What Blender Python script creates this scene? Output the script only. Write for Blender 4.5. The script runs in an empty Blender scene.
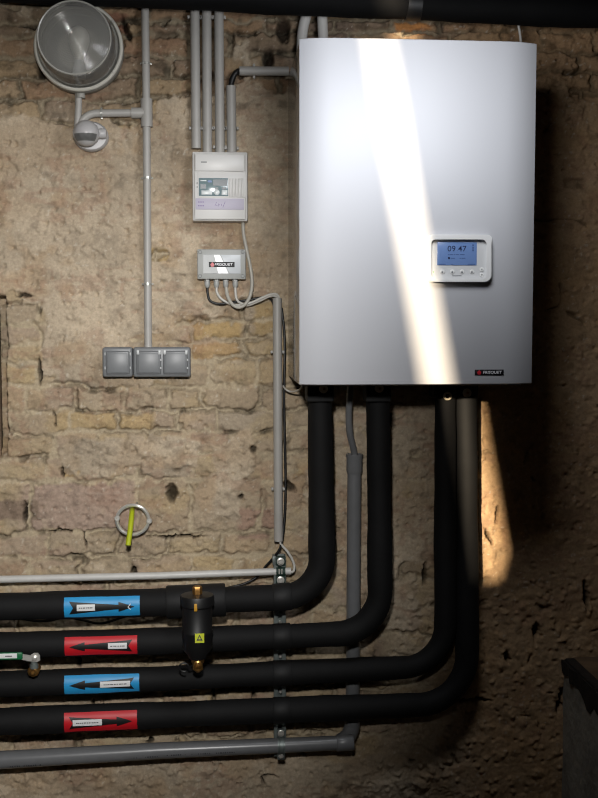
import bpy, bmesh, math, random
import numpy as np
from mathutils import Vector, Matrix
random.seed(7)
PI = math.pi
COL = bpy.context.scene.collection

# ------------------------------------------------------------------ camera
F = 1100.0
YAW, PITCH = math.radians(4.6), math.radians(4.1)
CAM = Vector((0, -3.25, 1.5))
FWD = Vector((math.sin(YAW)*math.cos(PITCH), math.cos(YAW)*math.cos(PITCH), -math.sin(PITCH)))
RGT = Vector((math.cos(YAW), -math.sin(YAW), 0))
UPV = RGT.cross(FWD)
cd = bpy.data.cameras.new('camera'); co = bpy.data.objects.new('camera', cd); COL.objects.link(co)
co.location = CAM; co.rotation_euler = (PI/2-PITCH, 0, -YAW)
cd.sensor_fit = 'VERTICAL'; cd.sensor_height = 24; cd.sensor_width = 18; cd.lens = F/798*24
cd.clip_start = .05
bpy.context.scene.camera = co

def at(px, py, y):
    """the point of the plane Y = y that stands at picture position (px, py)"""
    d = FWD*F + RGT*(px-299) - UPV*(py-399)
    return CAM + d*((y-CAM.y)/d.y)
def scl(y, px=299):
    return (at(px+1, 399, y)-at(px, 399, y)).length      # metres per pixel
def uv_of(X, Y, Z):
    dx, dy, dz = X-CAM.x, Y-CAM.y, Z-CAM.z
    w = dx*FWD.x+dy*FWD.y+dz*FWD.z
    u = dx*RGT.x+dy*RGT.y+dz*RGT.z
    v = dx*UPV.x+dy*UPV.y+dz*UPV.z
    return 299+F*u/w, 399-F*v/w

# ------------------------------------------------------------------ materials
def lin(c):
    return tuple(((v/255)/12.92 if v/255 <= .04045 else ((v/255+.055)/1.055)**2.4) for v in c)
MATS = {}
def mat(name, rgb, rough=.5, metal=0., noise=0., nscale=40., bump=0., bscale=200., bdist=.001, coat=0., emit=None, estr=0., spec=.5):
    if name in MATS: return MATS[name]
    m = bpy.data.materials.new(name); m.use_nodes = True
    nt = m.node_tree; b = nt.nodes['Principled BSDF']
    c = lin(rgb)
    b.inputs['Base Color'].default_value = (*c, 1)
    b.inputs['Roughness'].default_value = rough
    b.inputs['Metallic'].default_value = metal
    b.inputs['Specular IOR Level'].default_value = spec
    b.inputs['Coat Weight'].default_value = coat
    b.inputs['Coat Roughness'].default_value = .05
    tc = nt.nodes.new('ShaderNodeTexCoord')
    if noise > 0:
        n = nt.nodes.new('ShaderNodeTexNoise'); n.inputs['Scale'].default_value = nscale; n.inputs['Detail'].default_value = 4
        nt.links.new(tc.outputs['Object'], n.inputs['Vector'])
        r = nt.nodes.new('ShaderNodeMapRange'); r.inputs['From Min'].default_value = .3; r.inputs['From Max'].default_value = .7
        r.inputs['To Min'].default_value = 1-noise; r.inputs['To Max'].default_value = 1+noise
        nt.links.new(n.outputs['Fac'], r.inputs['Value'])
        mx = nt.nodes.new('ShaderNodeVectorMath'); mx.operation = 'SCALE'; mx.inputs[0].default_value = c
        nt.links.new(r.outputs['Result'], mx.inputs['Scale'])
        nt.links.new(mx.outputs['Vector'], b.inputs['Base Color'])
    if bump > 0:
        n2 = nt.nodes.new('ShaderNodeTexNoise'); n2.inputs['Scale'].default_value = bscale; n2.inputs['Detail'].default_value = 5
        nt.links.new(tc.outputs['Object'], n2.inputs['Vector'])
        bp = nt.nodes.new('ShaderNodeBump'); bp.inputs['Strength'].default_value = bump; bp.inputs['Distance'].default_value = bdist
        nt.links.new(n2.outputs['Fac'], bp.inputs['Height'])
        nt.links.new(bp.outputs['Normal'], b.inputs['Normal'])
    if emit is not None:
        b.inputs['Emission Color'].default_value = (*lin(emit), 1); b.inputs['Emission Strength'].default_value = estr
    MATS[name] = m
    return m

M_conduit = mat('grey_conduit_plastic', (166,163,158), .45, noise=.05, nscale=20)
M_conduit_d = mat('darker_grey_plastic', (140,140,142), .45)  # a slightly darker grey than the conduit plastic
M_white_cond = mat('white_conduit_plastic', (196,194,190), .4, noise=.04)
M_clip = mat('galvanised_clip', (190,190,184), .25, .5)
M_zinc = mat('galvanised_steel', (120,128,126), .4, .45, noise=.2, nscale=60)
M_bolt = mat('bright_zinc_bolt', (220,217,210), .3, .55)
M_green = mat('green_rubber', (24,48,40), .6)
M_foam = mat('black_foam_insulation', (16,16,17), .75, noise=.15, nscale=30, bump=.5, bscale=260, bdist=.0008, spec=.3)
M_foam2 = mat('black_rubber_sleeve', (21,21,22), .62, bump=.4, bscale=200, bdist=.0006, spec=.35)
M_black = mat('black_plastic', (18,18,19), .5)
M_blackcab = mat('black_cable_sheath', (14,14,15), .45)
M_whitecab = mat('white_cable_sheath', (196,193,186), .45)
M_greycab = mat('grey_cable_sheath', (176,172,162), .45)
M_boiler = mat('boiler_white_paint', (196,197,202), .58, .12, spec=.35, coat=0, bump=.05, bscale=900, bdist=.0003)
M_boilerside = mat('boiler_side_enamel', (160,156,150), .16, .0, spec=.5, coat=.3)
M_panelwhite = mat('white_gloss_plastic', (226,226,226), .28)
M_plate = mat('light_grey_plastic', (205,206,207), .35)
M_screen = mat('blue_display', (84,108,150), .25, emit=(112,142,196), estr=.24)
M_ink = mat('dark_blue_ink', (22,36,74), .5)
M_ink2 = mat('faint_display_ink', (58,84,132), .5)
M_button = mat('button_white', (226,226,224), .35)
M_btnmark = mat('button_grey_mark', (120,122,126), .5)
M_badge = mat('badge_black', (14,13,18), .5, spec=.3)
M_red = mat('badge_red', (190,40,52), .4)
M_text = mat('badge_letter_white', (225,225,228), .4)
M_ledgreen = mat('indicator_green', (120,190,80), .4)
M_boxwhite = mat('ivory_box_plastic', (206,204,201), .42)
M_boxwhite2 = mat('ivory_cover_plastic', (214,212,209), .38)
M_strip = mat('violet_label_strip', (186,180,196), .5)
M_pen = mat('violet_ink', (118,98,150), .6)
M_win = mat('smoked_window', (120,138,142), .15)
M_windark = mat('breaker_dark', (74,84,90), .3)
M_winblue = mat('breaker_blue', (62,98,150), .35)
M_winwhite = mat('breaker_white', (212,216,216), .3)
M_jbox = mat('grey_junction_plastic', (165,166,163), .42)
M_jplateg = mat('label_plate_grey', (158,160,160), .4)
M_jplatew = mat('label_plate_pale', (204,208,212), .3)
M_jband = mat('label_plate_white', (232,234,236), .3)
M_screwgrey = mat('grey_screw', (128,130,128), .45)
M_sock = mat('slate_grey_plastic', (116,118,120), .42, noise=.05)
M_sock2 = mat('slate_grey_flap', (110,112,114), .38)
M_tab = mat('pale_hinge_tab', (190,192,192), .35)
M_pir = mat('detector_plastic', (178,176,176), .38)
M_pirlens = mat('detector_lens', (136,136,134), .25)
M_lampbody = mat('lamp_body_grey', (150,148,142), .5)
M_lampring = mat('lamp_ring_ivory', (205,202,192), .38)
M_reflector = mat('lamp_reflector', (176,172,164), .4, .1)
M_bulb = mat('bulb_opal', (205,202,195), .3)
M_brass = mat('brass', (158,116,62), .38, .75, noise=.15, nscale=90)
M_brassd = mat('tarnished_brass', (164,122,66), .3, .8, noise=.3, nscale=120)
M_yellow = mat('yellow_plastic', (196,146,44), .5)
M_ylabel = mat('yellow_sticker', (206,214,60), .5)
M_yg = mat('yellow_green_tube', (176,186,26), .5, bump=.3, bscale=300, bdist=.0006)
M_greenlever = mat('green_lever_grip', (22,104,62), .4)
M_paper = mat('white_tag', (226,226,226), .5)
M_tagink = mat('tag_ink', (70,70,74), .6)
M_blue = mat('blue_flow_sticker', (38,148,206), .45, noise=.04)
M_redst = mat('red_flow_sticker', (196,24,36), .45, noise=.04)
M_arrow = mat('black_arrow_print', (16,15,16), .5)
M_drain = mat('grey_drain_pipe', (112,113,115), .3, noise=.06)
M_drainink = mat('pipe_print', (40,41,44), .5)
M_duct = mat('black_duct_wrap', (9,9,10), .8, noise=.2, nscale=14, bump=.3, bscale=30, bdist=.002, spec=.2)
M_seam = mat('duct_tape', (20,20,21), .5)
M_beige = mat('beige_plug', (190,180,160), .45)
M_plank = mat('dark_old_wood', (30,25,22), .85, noise=.4, nscale=25, bump=.6, bscale=60, bdist=.003)
M_board = mat('brown_board', (124,106,84), .8, noise=.25, nscale=18, bump=.4, bscale=50, bdist=.002)
M_dust = mat('dusty_slab', (104,84,62), .95, noise=.3, nscale=12, bump=.6, bscale=40, bdist=.003)
M_plaster = mat('grey_render', (150,146,136), .92, noise=.3, nscale=9, bump=.8, bscale=40, bdist=.006)
M_room = mat('bare_room_wall', (96,86,76), .95, noise=.25, nscale=4, bump=.6, bscale=25, bdist=.01)
M_dirt = mat('packed_earth', (70,60,50), .95, noise=.3, nscale=6, bump=.8, bscale=30, bdist=.01)
M_ceil = mat('dark_boards', (50,42,36), .9, noise=.3, nscale=6)

def glass_mat():
    m = bpy.data.materials.new('prismatic_glass'); m.use_nodes = True
    nt = m.node_tree; nt.nodes.clear()
    out = nt.nodes.new('ShaderNodeOutputMaterial')
    tr = nt.nodes.new('ShaderNodeBsdfTransparent'); tr.inputs['Color'].default_value = (.86,.86,.84,1)
    di = nt.nodes.new('ShaderNodeBsdfDiffuse'); di.inputs['Color'].default_value = (.52,.51,.48,1)
    gl = nt.nodes.new('ShaderNodeBsdfGlossy'); gl.inputs['Roughness'].default_value = .09
    fr = nt.nodes.new('ShaderNodeFresnel'); fr.inputs['IOR'].default_value = 1.6
    m1 = nt.nodes.new('ShaderNodeMixShader'); m1.inputs['Fac'].default_value = .31
    m2 = nt.nodes.new('ShaderNodeMixShader')
    tc = nt.nodes.new('ShaderNodeTexCoord')
    wv = nt.nodes.new('ShaderNodeTexWave'); wv.wave_type = 'RINGS'; wv.rings_direction = 'Y'
    wv.inputs['Scale'].default_value = 55; wv.inputs['Distortion'].default_value = 0
    bp = nt.nodes.new('ShaderNodeBump'); bp.inputs['Strength'].default_value = .5; bp.inputs['Distance'].default_value = .0012
    L = nt.links.new
    L(tc.outputs['Object'], wv.inputs['Vector']); L(wv.outputs['Fac'], bp.inputs['Height'])
    L(bp.outputs['Normal'], gl.inputs['Normal']); L(bp.outputs['Normal'], di.inputs['Normal'])
    L(tr.outputs[0], m1.inputs[1]); L(di.outputs[0], m1.inputs[2])
    L(fr.outputs[0], m2.inputs['Fac']); L(m1.outputs[0], m2.inputs[1]); L(gl.outputs[0], m2.inputs[2])
    L(m2.outputs[0], out.inputs['Surface'])
    return m
M_glass = glass_mat()
M_rim = mat('pale_glass_rim', (176,174,168), .25)

# ------------------------------------------------------------------ scene-tree helpers
ORIGIN = {}
def thing(name, label, cat, loc=(0,0,0), group=None):
    o = bpy.data.objects.new(name, None); COL.objects.link(o); o.empty_display_size = .05
    o.location = loc; o['label'] = label; o['category'] = cat
    if group: o['group'] = group
    ORIGIN[o.name] = Vector(loc)
    return o
def tag(o, label, cat, group=None):
    o['label'] = label; o['category'] = cat
    if group: o['group'] = group
    return o
def link(name, bm, m, parent=None, label=None, smooth=True, loc=None, ang=40):
    """link a bmesh (world coordinates) as one mesh object; a top-level mesh is re-based on loc"""
    me = bpy.data.meshes.new(name)
    base = ORIGIN[parent.name] if parent is not None else Vector(loc if loc is not None else (0,0,0))
    bmesh.ops.translate(bm, verts=bm.verts, vec=-base)
    bmesh.ops.recalc_face_normals(bm, faces=bm.faces)
    for f in bm.faces: f.smooth = smooth
    if smooth:
        a = math.radians(ang)
        for e in bm.edges:
            if len(e.link_faces) == 2 and e.calc_face_angle(0) > a: e.smooth = False
    bm.to_mesh(me); bm.free()
    me.materials.append(m)
    o = bpy.data.objects.new(name, me); COL.objects.link(o)
    if parent is not None: o.parent = parent
    else: o.location = base
    ORIGIN[o.name] = base
    if label: o['label'] = label
    return o

# ------------------------------------------------------------------ shapes (all add to a bmesh)
def NB(): return bmesh.new()
def rbox(bm, c, s, bev=0., seg=2, axis_only=None):
    r = bmesh.ops.create_cube(bm, size=1)
    vs = r['verts']
    bmesh.ops.scale(bm, vec=Vector(s), verts=vs)
    bmesh.ops.translate(bm, vec=Vector(c), verts=vs)
    if bev > 0:
        es = set()
        for v in vs:
            for e in v.link_edges: es.add(e)
        if axis_only is not None:
            es = {e for e in es if abs((e.verts[0].co-e.verts[1].co).normalized()[axis_only]) > .9}
        bmesh.ops.bevel(bm, geom=list(es), offset=bev, segments=seg, affect='EDGES', profile=.5)
    return bm
def pbox(bm, x0, y0, x1, y1, yf, yb, bev=0., seg=2, axis_only=None):
    """box whose front face (at depth yf) covers the picture rectangle, reaching back to depth yb"""
    a, b = at(x0, (y0+y1)/2, yf), at(x1, (y0+y1)/2, yf)
    t, u = at((x0+x1)/2, y0, yf), at((x0+x1)/2, y1, yf)
    return rbox(bm, ((a.x+b.x)/2, (yf+yb)/2, (t.z+u.z)/2), (b.x-a.x, abs(yb-yf), t.z-u.z), bev, seg, axis_only)
def tube(bm, pts, rad, seg=16, cap=True):
    pts = [Vector(p) for p in pts]
    n = len(pts)
    if not hasattr(rad, '__len__'): rad = [rad]*n
    T = []
    for i in range(n):
        a = pts[max(i-1, 0)]; b = pts[min(i+1, n-1)]
        T.append((b-a).normalized())
    ref = Vector((0,0,1)) if abs(T[0].z) < .9 else Vector((1,0,0))
    N = (ref - T[0]*ref.dot(T[0])).normalized()
    rings = []
    for i in range(n):
        N = (N - T[i]*N.dot(T[i])).normalized()
        B = T[i].cross(N)
        rings.append([bm.verts.new(pts[i] + (N*math.cos(2*PI*k/seg) + B*math.sin(2*PI*k/seg))*rad[i]) for k in range(seg)])
    for i in range(n-1):
        for k in range(seg):
            bm.faces.new((rings[i][k], rings[i][(k+1) % seg], rings[i+1][(k+1) % seg], rings[i+1][k]))
    if cap:
        bm.faces.new(rings[0][::-1]); bm.faces.new(rings[-1])
    return bm
def lathe(bm, c, axis, prof, seg=32, sx=1.):
    """prof: (radius, distance along axis) from c"""
    ax = Vector(axis).normalized()
    ref = Vector((0,0,1)) if abs(ax.z) < .9 else Vector((1,0,0))
    N = (ref-ax*ref.dot(ax)).normalized(); B = ax.cross(N)
    c = Vector(c); rings = []
    for r, h in prof:
        if r < 1e-6: rings.append([bm.verts.new(c+ax*h)])
        else: rings.append([bm.verts.new(c+ax*h+(N*math.cos(2*PI*k/seg)+B*sx*math.sin(2*PI*k/seg))*r) for k in range(seg)])
    for a, b in zip(rings[:-1], rings[1:]):
        if len(a) == 1 and len(b) == 1: continue
        for k in range(seg):
            if len(a) == 1: bm.faces.new((a[0], b[k], b[(k+1) % seg]))
            elif len(b) == 1: bm.faces.new((a[k], a[(k+1) % seg], b[0]))
            else: bm.faces.new((a[k], a[(k+1) % seg], b[(k+1) % seg], b[k]))
    if len(rings[0]) > 1: bm.faces.new(rings[0][::-1])
    if len(rings[-1]) > 1: bm.faces.new(rings[-1])
    return bm
def prism(bm, poly, d):
    """poly: world points, extruded by vector d"""
    a = [bm.verts.new(Vector(p)) for p in poly]; b = [bm.verts.new(Vector(p)+Vector(d)) for p in poly]
    bm.faces.new(a); bm.faces.new(b[::-1])
    n = len(a)
    for i in range(n): bm.faces.new((a[i], b[i], b[(i+1) % n], a[(i+1) % n]))
    return bm
def pprism(bm, poly, yf, th):
    return prism(bm, [at(x, y, yf) for x, y in poly], (0, th, 0))
def hexa(bm, c, axis, r, h):
    return lathe(bm, c, axis, [(r*.9, 0), (r, h*.12), (r, h*.85), (r*.85, h)], 6)
def spline(pts, sub=8):
    pts = [Vector(p) for p in pts]; P = [pts[0]*2-pts[1]]+pts+[pts[-1]*2-pts[-2]]; out = []
    for i in range(1, len(P)-2):
        p0, p1, p2, p3 = P[i-1:i+3]
        for k in range(sub):
            t = k/sub
            out.append(.5*((2*p1)+(p2-p0)*t+(2*p0-5*p1+4*p2-p3)*t*t+(3*p1-p0-3*p2+p3)*t*t*t))
    out.append(pts[-1]); return out
def fillet(pts, rads, n=12):
    """polyline with rounded corners"""
    pts = [Vector(p) for p in pts]; out = [pts[0]]
    for i in range(1, len(pts)-1):
        a, b, c = pts[i-1:i+2]; r = rads[i-1]
        u, v = (a-b).normalized(), (c-b).normalized()
        th = u.angle(v); t = r/math.tan(th/2)
        p, q = b+u*t, b+v*t
        cen = b+(u+v).normalized()*(r/math.sin(th/2))
        x = (p-cen).normalized(); w = (q-cen); y = (w-x*w.dot(x)).normalized(); tot = PI-th
        for k in range(n+1):
            s = tot*k/n; out.append(cen+(x*math.cos(s)+y*math.sin(s))*r)
    out.append(pts[-1]); return out
def dense(pts, step):
    out = []
    for a, b in zip(pts[:-1], pts[1:]):
        n = max(1, int((b-a).length/step))
        for k in range(n): out.append(a+(b-a)*k/n)
    out.append(pts[-1]); return out
def text_bm(s, cen, width, height, y, th=.0006, shear=0., bold=.0):
    cu = bpy.data.curves.new('t', 'FONT'); cu.body = s; cu.size = 1; cu.shear = shear; cu.offset = bold; cu.resolution_u = 3
    ob = bpy.data.objects.new('t', cu); COL.objects.link(ob)
    dg = bpy.context.evaluated_depsgraph_get(); dg.update()
    me = bpy.data.meshes.new_from_object(ob.evaluated_get(dg))
    bm = bmesh.new(); bm.from_mesh(me)
    bpy.data.objects.remove(ob); bpy.data.curves.remove(cu); bpy.data.meshes.remove(me)
    xs = [v.co.x for v in bm.verts]; ys = [v.co.y for v in bm.verts]
    x0, x1, y0, y1 = min(xs), max(xs), min(ys), max(ys)
    for v in bm.verts:
        v.co = Vector((cen.x+((v.co.x-x0)/(x1-x0)-.5)*width, y, cen.z+((v.co.y-y0)/(y1-y0)-.5)*height))
    r = bmesh.ops.extrude_face_region(bm, geom=bm.faces[:])
    bmesh.ops.translate(bm, verts=[g for g in r['geom'] if isinstance(g, bmesh.types.BMVert)], vec=(0, th, 0))
    return bm

# ------------------------------------------------------------------ the rubble wall: a carved height field
_rs = np.random.RandomState(11)
_TAB = _rs.rand(256, 256)
def vn(x, y, s=0):
    x = x+s*17.31; y = y+s*9.77
    xi = np.floor(x).astype(int); yi = np.floor(y).astype(int); fx = x-xi; fy = y-yi
    fx = fx*fx*fx*(fx*(fx*6-15)+10); fy = fy*fy*fy*(fy*(fy*6-15)+10)
    a = _TAB[xi & 255, yi & 255]; b = _TAB[(xi+1) & 255, yi & 255]
    c = _TAB[xi & 255, (yi+1) & 255]; d = _TAB[(xi+1) & 255, (yi+1) & 255]
    return (a*(1-fx)+b*fx)*(1-fy)+(c*(1-fx)+d*fx)*fy
def fbm(x, y, s=0, o=4, g=.5):
    t = 0; a = 1; n = 0
    for i in range(o):
        t = t+a*vn(x*2**i, y*2**i, s+i*3); n += a; a *= g
    return t/n                    # 0..1
def ridge(x, y, s=0, o=4):
    t = 0; a = 1; n = 0
    for i in range(o):
        t = t+a*(1-np.abs(2*vn(x*2**i, y*2**i, s+i*3)-1)); n += a; a *= .55
    return t/n
def sm(a, b, x):
    t = np.clip((x-a)/(b-a), 0, 1); return t*t*(3-2*t)
def worley(x, y, s=0):
    xi = np.floor(x).astype(int); yi = np.floor(y).astype(int); best = np.full(x.shape, 9.); sec = best.copy(); rid = np.zeros(x.shape)
    for i in (-1, 0, 1):
        for j in (-1, 0, 1):
            cx, cy = xi+i, yi+j
            px = cx+_TAB[(cx+s*7) & 255, (cy+s*13) & 255]; py = cy+_TAB[(cx+s*5+91) & 255, (cy+s*3+37) & 255]
            d = np.hypot(px-x, py-y); q = _TAB[(cx+s*3+11) & 255, (cy+s*11+5) & 255]
            nb = d < best
            sec = np.where(nb, best, np.minimum(sec, d)); rid = np.where(nb, q, rid); best = np.where(nb, d, best)
    return best, sec, rid

def rubble_wall():
    def axis(lo, a, b, hi, fine, coarse):
        return np.concatenate([np.arange(lo, a, coarse), np.arange(a, b, fine), np.arange(b, hi+coarse*.5, coarse)])
    xs = np.concatenate([np.arange(-1.6, -1.2, .03), np.arange(-1.2, -.68, .008), axis(-.68, -.68, 1.24, 1.6, .0035, .03)])
    zs = axis(-.02, .03, 2.50, 3.40, .0036, .03)
    X, Z = np.meshgrid(xs, zs)
    U, V = uv_of(X, 0*X, Z)
    # wobble the joints so that no course runs dead straight
    wu = U+7*(fbm(U/26, V/26, 1)-.5)*2+3*(fbm(U/7, V/7, 2)-.5)*2
    wv_ = V+6*(fbm(U/34, V/34, 3)-.5)*2+3.5*(fbm(U/8, V/8, 4)-.5)*2+.01*(U-150)
    bnd = np.array([-260,-236,-212,-188,-165,-142,-118,-94,-70,-46,-20,4,21,35,57,79,100,121,143,165,187,209,232,255,278,300,322,341,361,387,411,433,456,480,532,556,583,609,637,663,690,712,738,770,800,838,870,905,940,980])
    ci = np.clip(np.searchsorted(bnd, wv_)-1, 0, len(bnd)-2)
    v0 = bnd[ci]; v1 = bnd[ci+1]
    hgt = np.full(X.shape, 0.); edge = np.zeros(X.shape); sid = np.zeros(X.shape); sid2 = np.zeros(X.shape)
    rs = np.random.RandomState(5)
    for c in range(len(bnd)-1):
        m = ci == c
        if not m.any(): continue
        ed = [-420.]
        big = bnd[c+1]-bnd[c] > 40
        while ed[-1] < 1050: ed.append(ed[-1]+(rs.uniform(70, 120) if big else rs.uniform(38, 74)))
        ed = np.array(ed)
        ex = {33: [28, 138, 190, 262], 31: [55, 99, 150, 188, 232, 285], 27: [-5, 43, 102, 190, 243, 292], 26: [-5, 40, 130, 192, 246, 288],
              36: [40, 107, 170, 232], 38: [79, 150, 214, 250], 40: [30, 93, 160, 214, 253]}.get(c)
        if ex:
            ed = np.concatenate([ed[ed < ex[0]-30], ex, ed[ed > ex[-1]+30]])
        r1 = rs.rand(len(ed)+1); r2 = rs.rand(len(ed)+1)
        u = wu[m]; k = np.clip(np.searchsorted(ed, u)-1, 0, len(ed)-2)
        edge[m] = np.minimum(np.minimum(u-ed[k], ed[k+1]-u), np.minimum(wv_[m]-v0[m], v1[m]-wv_[m]))
        sid[m] = r1[k]; sid2[m] = r2[k]
    # where old plaster still covers the stones
    def box(x0, y0, x1, y1, soft=30):
        return np.clip(np.minimum(np.minimum(U-x0, x1-U), np.minimum(V-y0, y1-V))/soft, -1.5, 1)
    pl = box(-700, 118, 178, 380)
    pl = np.maximum(pl, box(150, 92, 345, 312))
    pl = np.maximum(pl, box(60, 436, 205, 474, 22)*.7)
    pl = np.maximum(pl, box(205, 440, 245, 520, 22)*.7)
    pl = np.maximum(pl, box(340, 380, 440, 640, 60)*.45)
    pl = np.maximum(pl, box(470, 90, 1500, 640, 60)*.55); pl = np.maximum(pl, box(440, 560, 1500, 900, 60)*.35)
    pl = np.maximum(pl, box(-700, 752, 620, 1200, 26)*.7)
    for (x, y, rx, ry) in ((18, 340, 26, 55), (215, 330, 34, 11), (214, 351, 32, 11), (268, 318, 18, 24), (159, 255, 11, 7), (255, 352, 20, 12), (165, 342, 40, 8)):
        q = 1-np.hypot((U-x)/rx, (V-y)/ry); pl = np.where(q > -.3, np.minimum(pl, -q*1.4), pl)
    pl = np.maximum(pl, -.34); pl = pl+1.25*(fbm(U/38, V/38, 5, 5)-.5)+.25*(fbm(U/6, V/6, 6, 3)-.5)
    P = sm(-.06, .10, pl)
    # stones
    n1 = fbm(U/9, V/9, 7, 5)-.5; n2 = fbm(U/55, V/55, 8, 3)-.5; rg = ridge(U/24, V/20, 9, 5)
    fine = fbm(U/3.2, V/3.2, 10, 3)-.5
    mw = .9+3.2*fbm(U/26, V/22, 12, 3)
    st = sm(mw*.45, mw*1.5, edge)
    stone_h = .002+(sid-.5)*.007+.003*sm(0, 12, edge)+n1*.011+n2*.009+(rg-.5)*.010+fine*.0025
    jn = fbm(U/22, V/15, 13, 3)
    mort_h = -.002+(jn-.5)*.016+fine*.004+n1*.009+n2*.006
    deep = sm(.68, .80, fbm(U/17, V/17, 14, 3))
    mort_h = mort_h-deep*.016
    h_b = mort_h*(1-st)+stone_h*st
    # plaster: lumps, trowel ridges, pits
    wd, ws, wr = worley(U/13+.6*n1, V/12+.6*n1, 2)
    lump = np.clip(.5-wd, 0, 1)*(wr > .76)
    pr = ridge(U/42+.7*n1, V/26+.7*n1, 15, 5)
    h_p = .006+n2*.014+n1*.009+lump*.026-np.abs(pr-.62)*.012+fine*.0035
    step = .004*sm(-.05, .05, pl)
    topk = sm(135, 100, V)
    H = (h_b*(1-P)+(h_p+step)*P)*(.72+.38*topk)
    # crisp creases, flaking layers and grit
    tq = 6*fbm(U/52+.9*n1, V/30+.9*n1, 51, 5); tf = tq-np.floor(tq)
    flake = (np.floor(tq)+sm(.80, 1, tf))
    amp = .0026-.0008*sm(420, 500, U)
    H = H+(flake-2.75)*amp*(.25+1.1*sm(.48, .62, fbm(U/70, V/60, 61, 3)))
    cr = sm(.935, .985, ridge(U/33+1.1*n1, V/21+1.1*n1, 52, 3))*sm(.42, .56, fbm(U/44, V/40, 53, 3))
    cr2 = sm(.93, .985, ridge(U/15+1.1*n1, V/11+1.1*n1, 54, 3))*sm(.46, .60, fbm(U/36, V/30, 55, 3))
    crev = sm(1.9, .5, np.abs(edge-mw*.8))*sm(.47, .60, fbm(U/42, V/24, 59, 3))*(1-.85*P)
    H = H-crev*.008+(fbm(U/95, V/70, 60, 3)-.5)*.010*sm(420, 520, U)
    H = H-cr*.009-cr2*.006+(fbm(U/2.3, V/2.3, 56, 2)-.5)*.0036+(fbm(U/11, V/9, 57, 5, .6)-.5)*(.002+.009*sm(.50, .68, fbm(U/50, V/42, 58, 3)))*(1-.5*sm(420, 500, U))
    wd2, ws2, wr2 = worley(U/7.5+.5*n1, V/7+.5*n1, 6)
    H = H+np.clip(.42-wd2, 0, 1)*(wr2 > .72)*.022*P*(wr2 > .8)-np.clip(.38-wd2, 0, 1)*(wr2 < .12)*.030
    # open cracks and missing stones, (u, v, half-width, half-height, tilt)
    hole = np.zeros(X.shape)
    for (x, y, a, b, t) in ((25,512,2,11,0),(107,614,2.5,8,.1),(134,572,3,7,.2),(79,660,2,8,.1),(131,646,2,5,0),(93,704,1.5,6,0),(150,742,2.5,5,-.3),(214,694,1.6,7,0),(253,692,1.8,8,0),
                            (171,492,5.5,9,0),(253,449,3,4.5,.2),(290,487,4.5,5,.4),(54,419,1.2,7,0),(62,471,1.3,6,.1),(241,496,2.5,2,0),(424,574,2,11,-.1),(536,632,2.5,10,0),(508,658,2,7,.25),
                            (497,515,1.6,9,-.1),(488,536,1.7,10,.55),(586,596,2.5,16,.1),(412,760,3,2,0),(267,775,7,2,.3),(262,780,2,5,.5),(40,372,2,14,0),(24,296,9,2.0,0),
                            (180,537,26,1.3,0),(60,531,13,1.2,0),(85,540,1,9,.25),(470,700,20,1.5,.1),(560,700,2.2,14,-.2),(392,420,3,8,0),(450,120,3,9,0),(455,60,14,2,.2),(268,60,5,12,0),(283,30,7,14,0),(28,26,10,2,.1),(126,28,3,12,.3),(42,68,4,10,0)):
        du = U-x-(V-y)*t+5*n1+3.2*fine*min(1, a/1.5+.3); dv = V-y+7*n1+3*fine
        hole = np.maximum(hole, sm(1.25, .55, np.hypot(du/a, dv/b)))
    # branching fissures on the dark right-hand side
    fis = ridge(U/75+.5*n2, V/52+.5*n2, 21, 2)
    F_ = sm(.955, .985, fis)*sm(455, 500, U)+sm(.965, .99, ridge(U/60, V/40, 24, 2))*sm(.5, .6, fbm(U/60, V/60, 25, 2))*.6
    F_ = np.clip(F_, 0, 1)
    rsm = sm(430, 510, U)*sm(120, 160, V); H = H*(1-.35*rsm)-hole*.032-F_*.013
    # a long dark niche at the left-hand end, a stone lip above it
    gx = 5.8+3.2*(fbm(U*0+3, V/26, 31, 3)-.5)*2
    niche = sm(gx+1.6, gx-.2, U)*sm(295, 298, V)*sm(462, 440, V+6*n1)
    H = np.where(niche > 0, H-niche*.085, H)
    lip = sm(1.2, .6, np.hypot((U+2)/17, (V-284)/10)); H = H+lip*.014
    H = np.clip(H, -.10, .0145)
    # ---- colour of the stone, mortar and plaster, with recess shade painted in
    def C(c): return np.array(lin(c))[None, None, :]
    pal = [C((178,158,126)), C((180,156,114)), C((172,152,122)), C((168,146,114)), C((174,150,124)), C((170,154,130))]
    k = np.clip((sid2*len(pal)).astype(int), 0, len(pal)-1)
    stone = np.concatenate(pal, 0)[:, 0, :][k] if False else np.array([p[0, 0] for p in pal])[k]
    sv = fbm(U/40, V/26, 62, 4)[..., None]
    stone = stone*.55+.45*(C((180,156,116))*sm(.42, .62, sv)+C((166,148,126))*(1-sm(.42, .62, sv)))
    pk = (sm(.56, .72, fbm(U/48, V/30, 63, 3))*sm(430, 480, V))[..., None]*.6
    stone = stone*(1-pk)+C((164,138,118))*pk
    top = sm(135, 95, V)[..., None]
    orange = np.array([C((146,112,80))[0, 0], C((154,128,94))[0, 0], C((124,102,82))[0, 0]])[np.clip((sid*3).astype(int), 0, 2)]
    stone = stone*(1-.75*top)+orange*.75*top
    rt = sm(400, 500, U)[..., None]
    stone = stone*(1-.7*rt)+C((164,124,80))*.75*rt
    gy = stone.mean(-1, keepdims=True)*np.array([1.12, 1.0, .84]); stone = stone*.78+gy*.22
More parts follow.
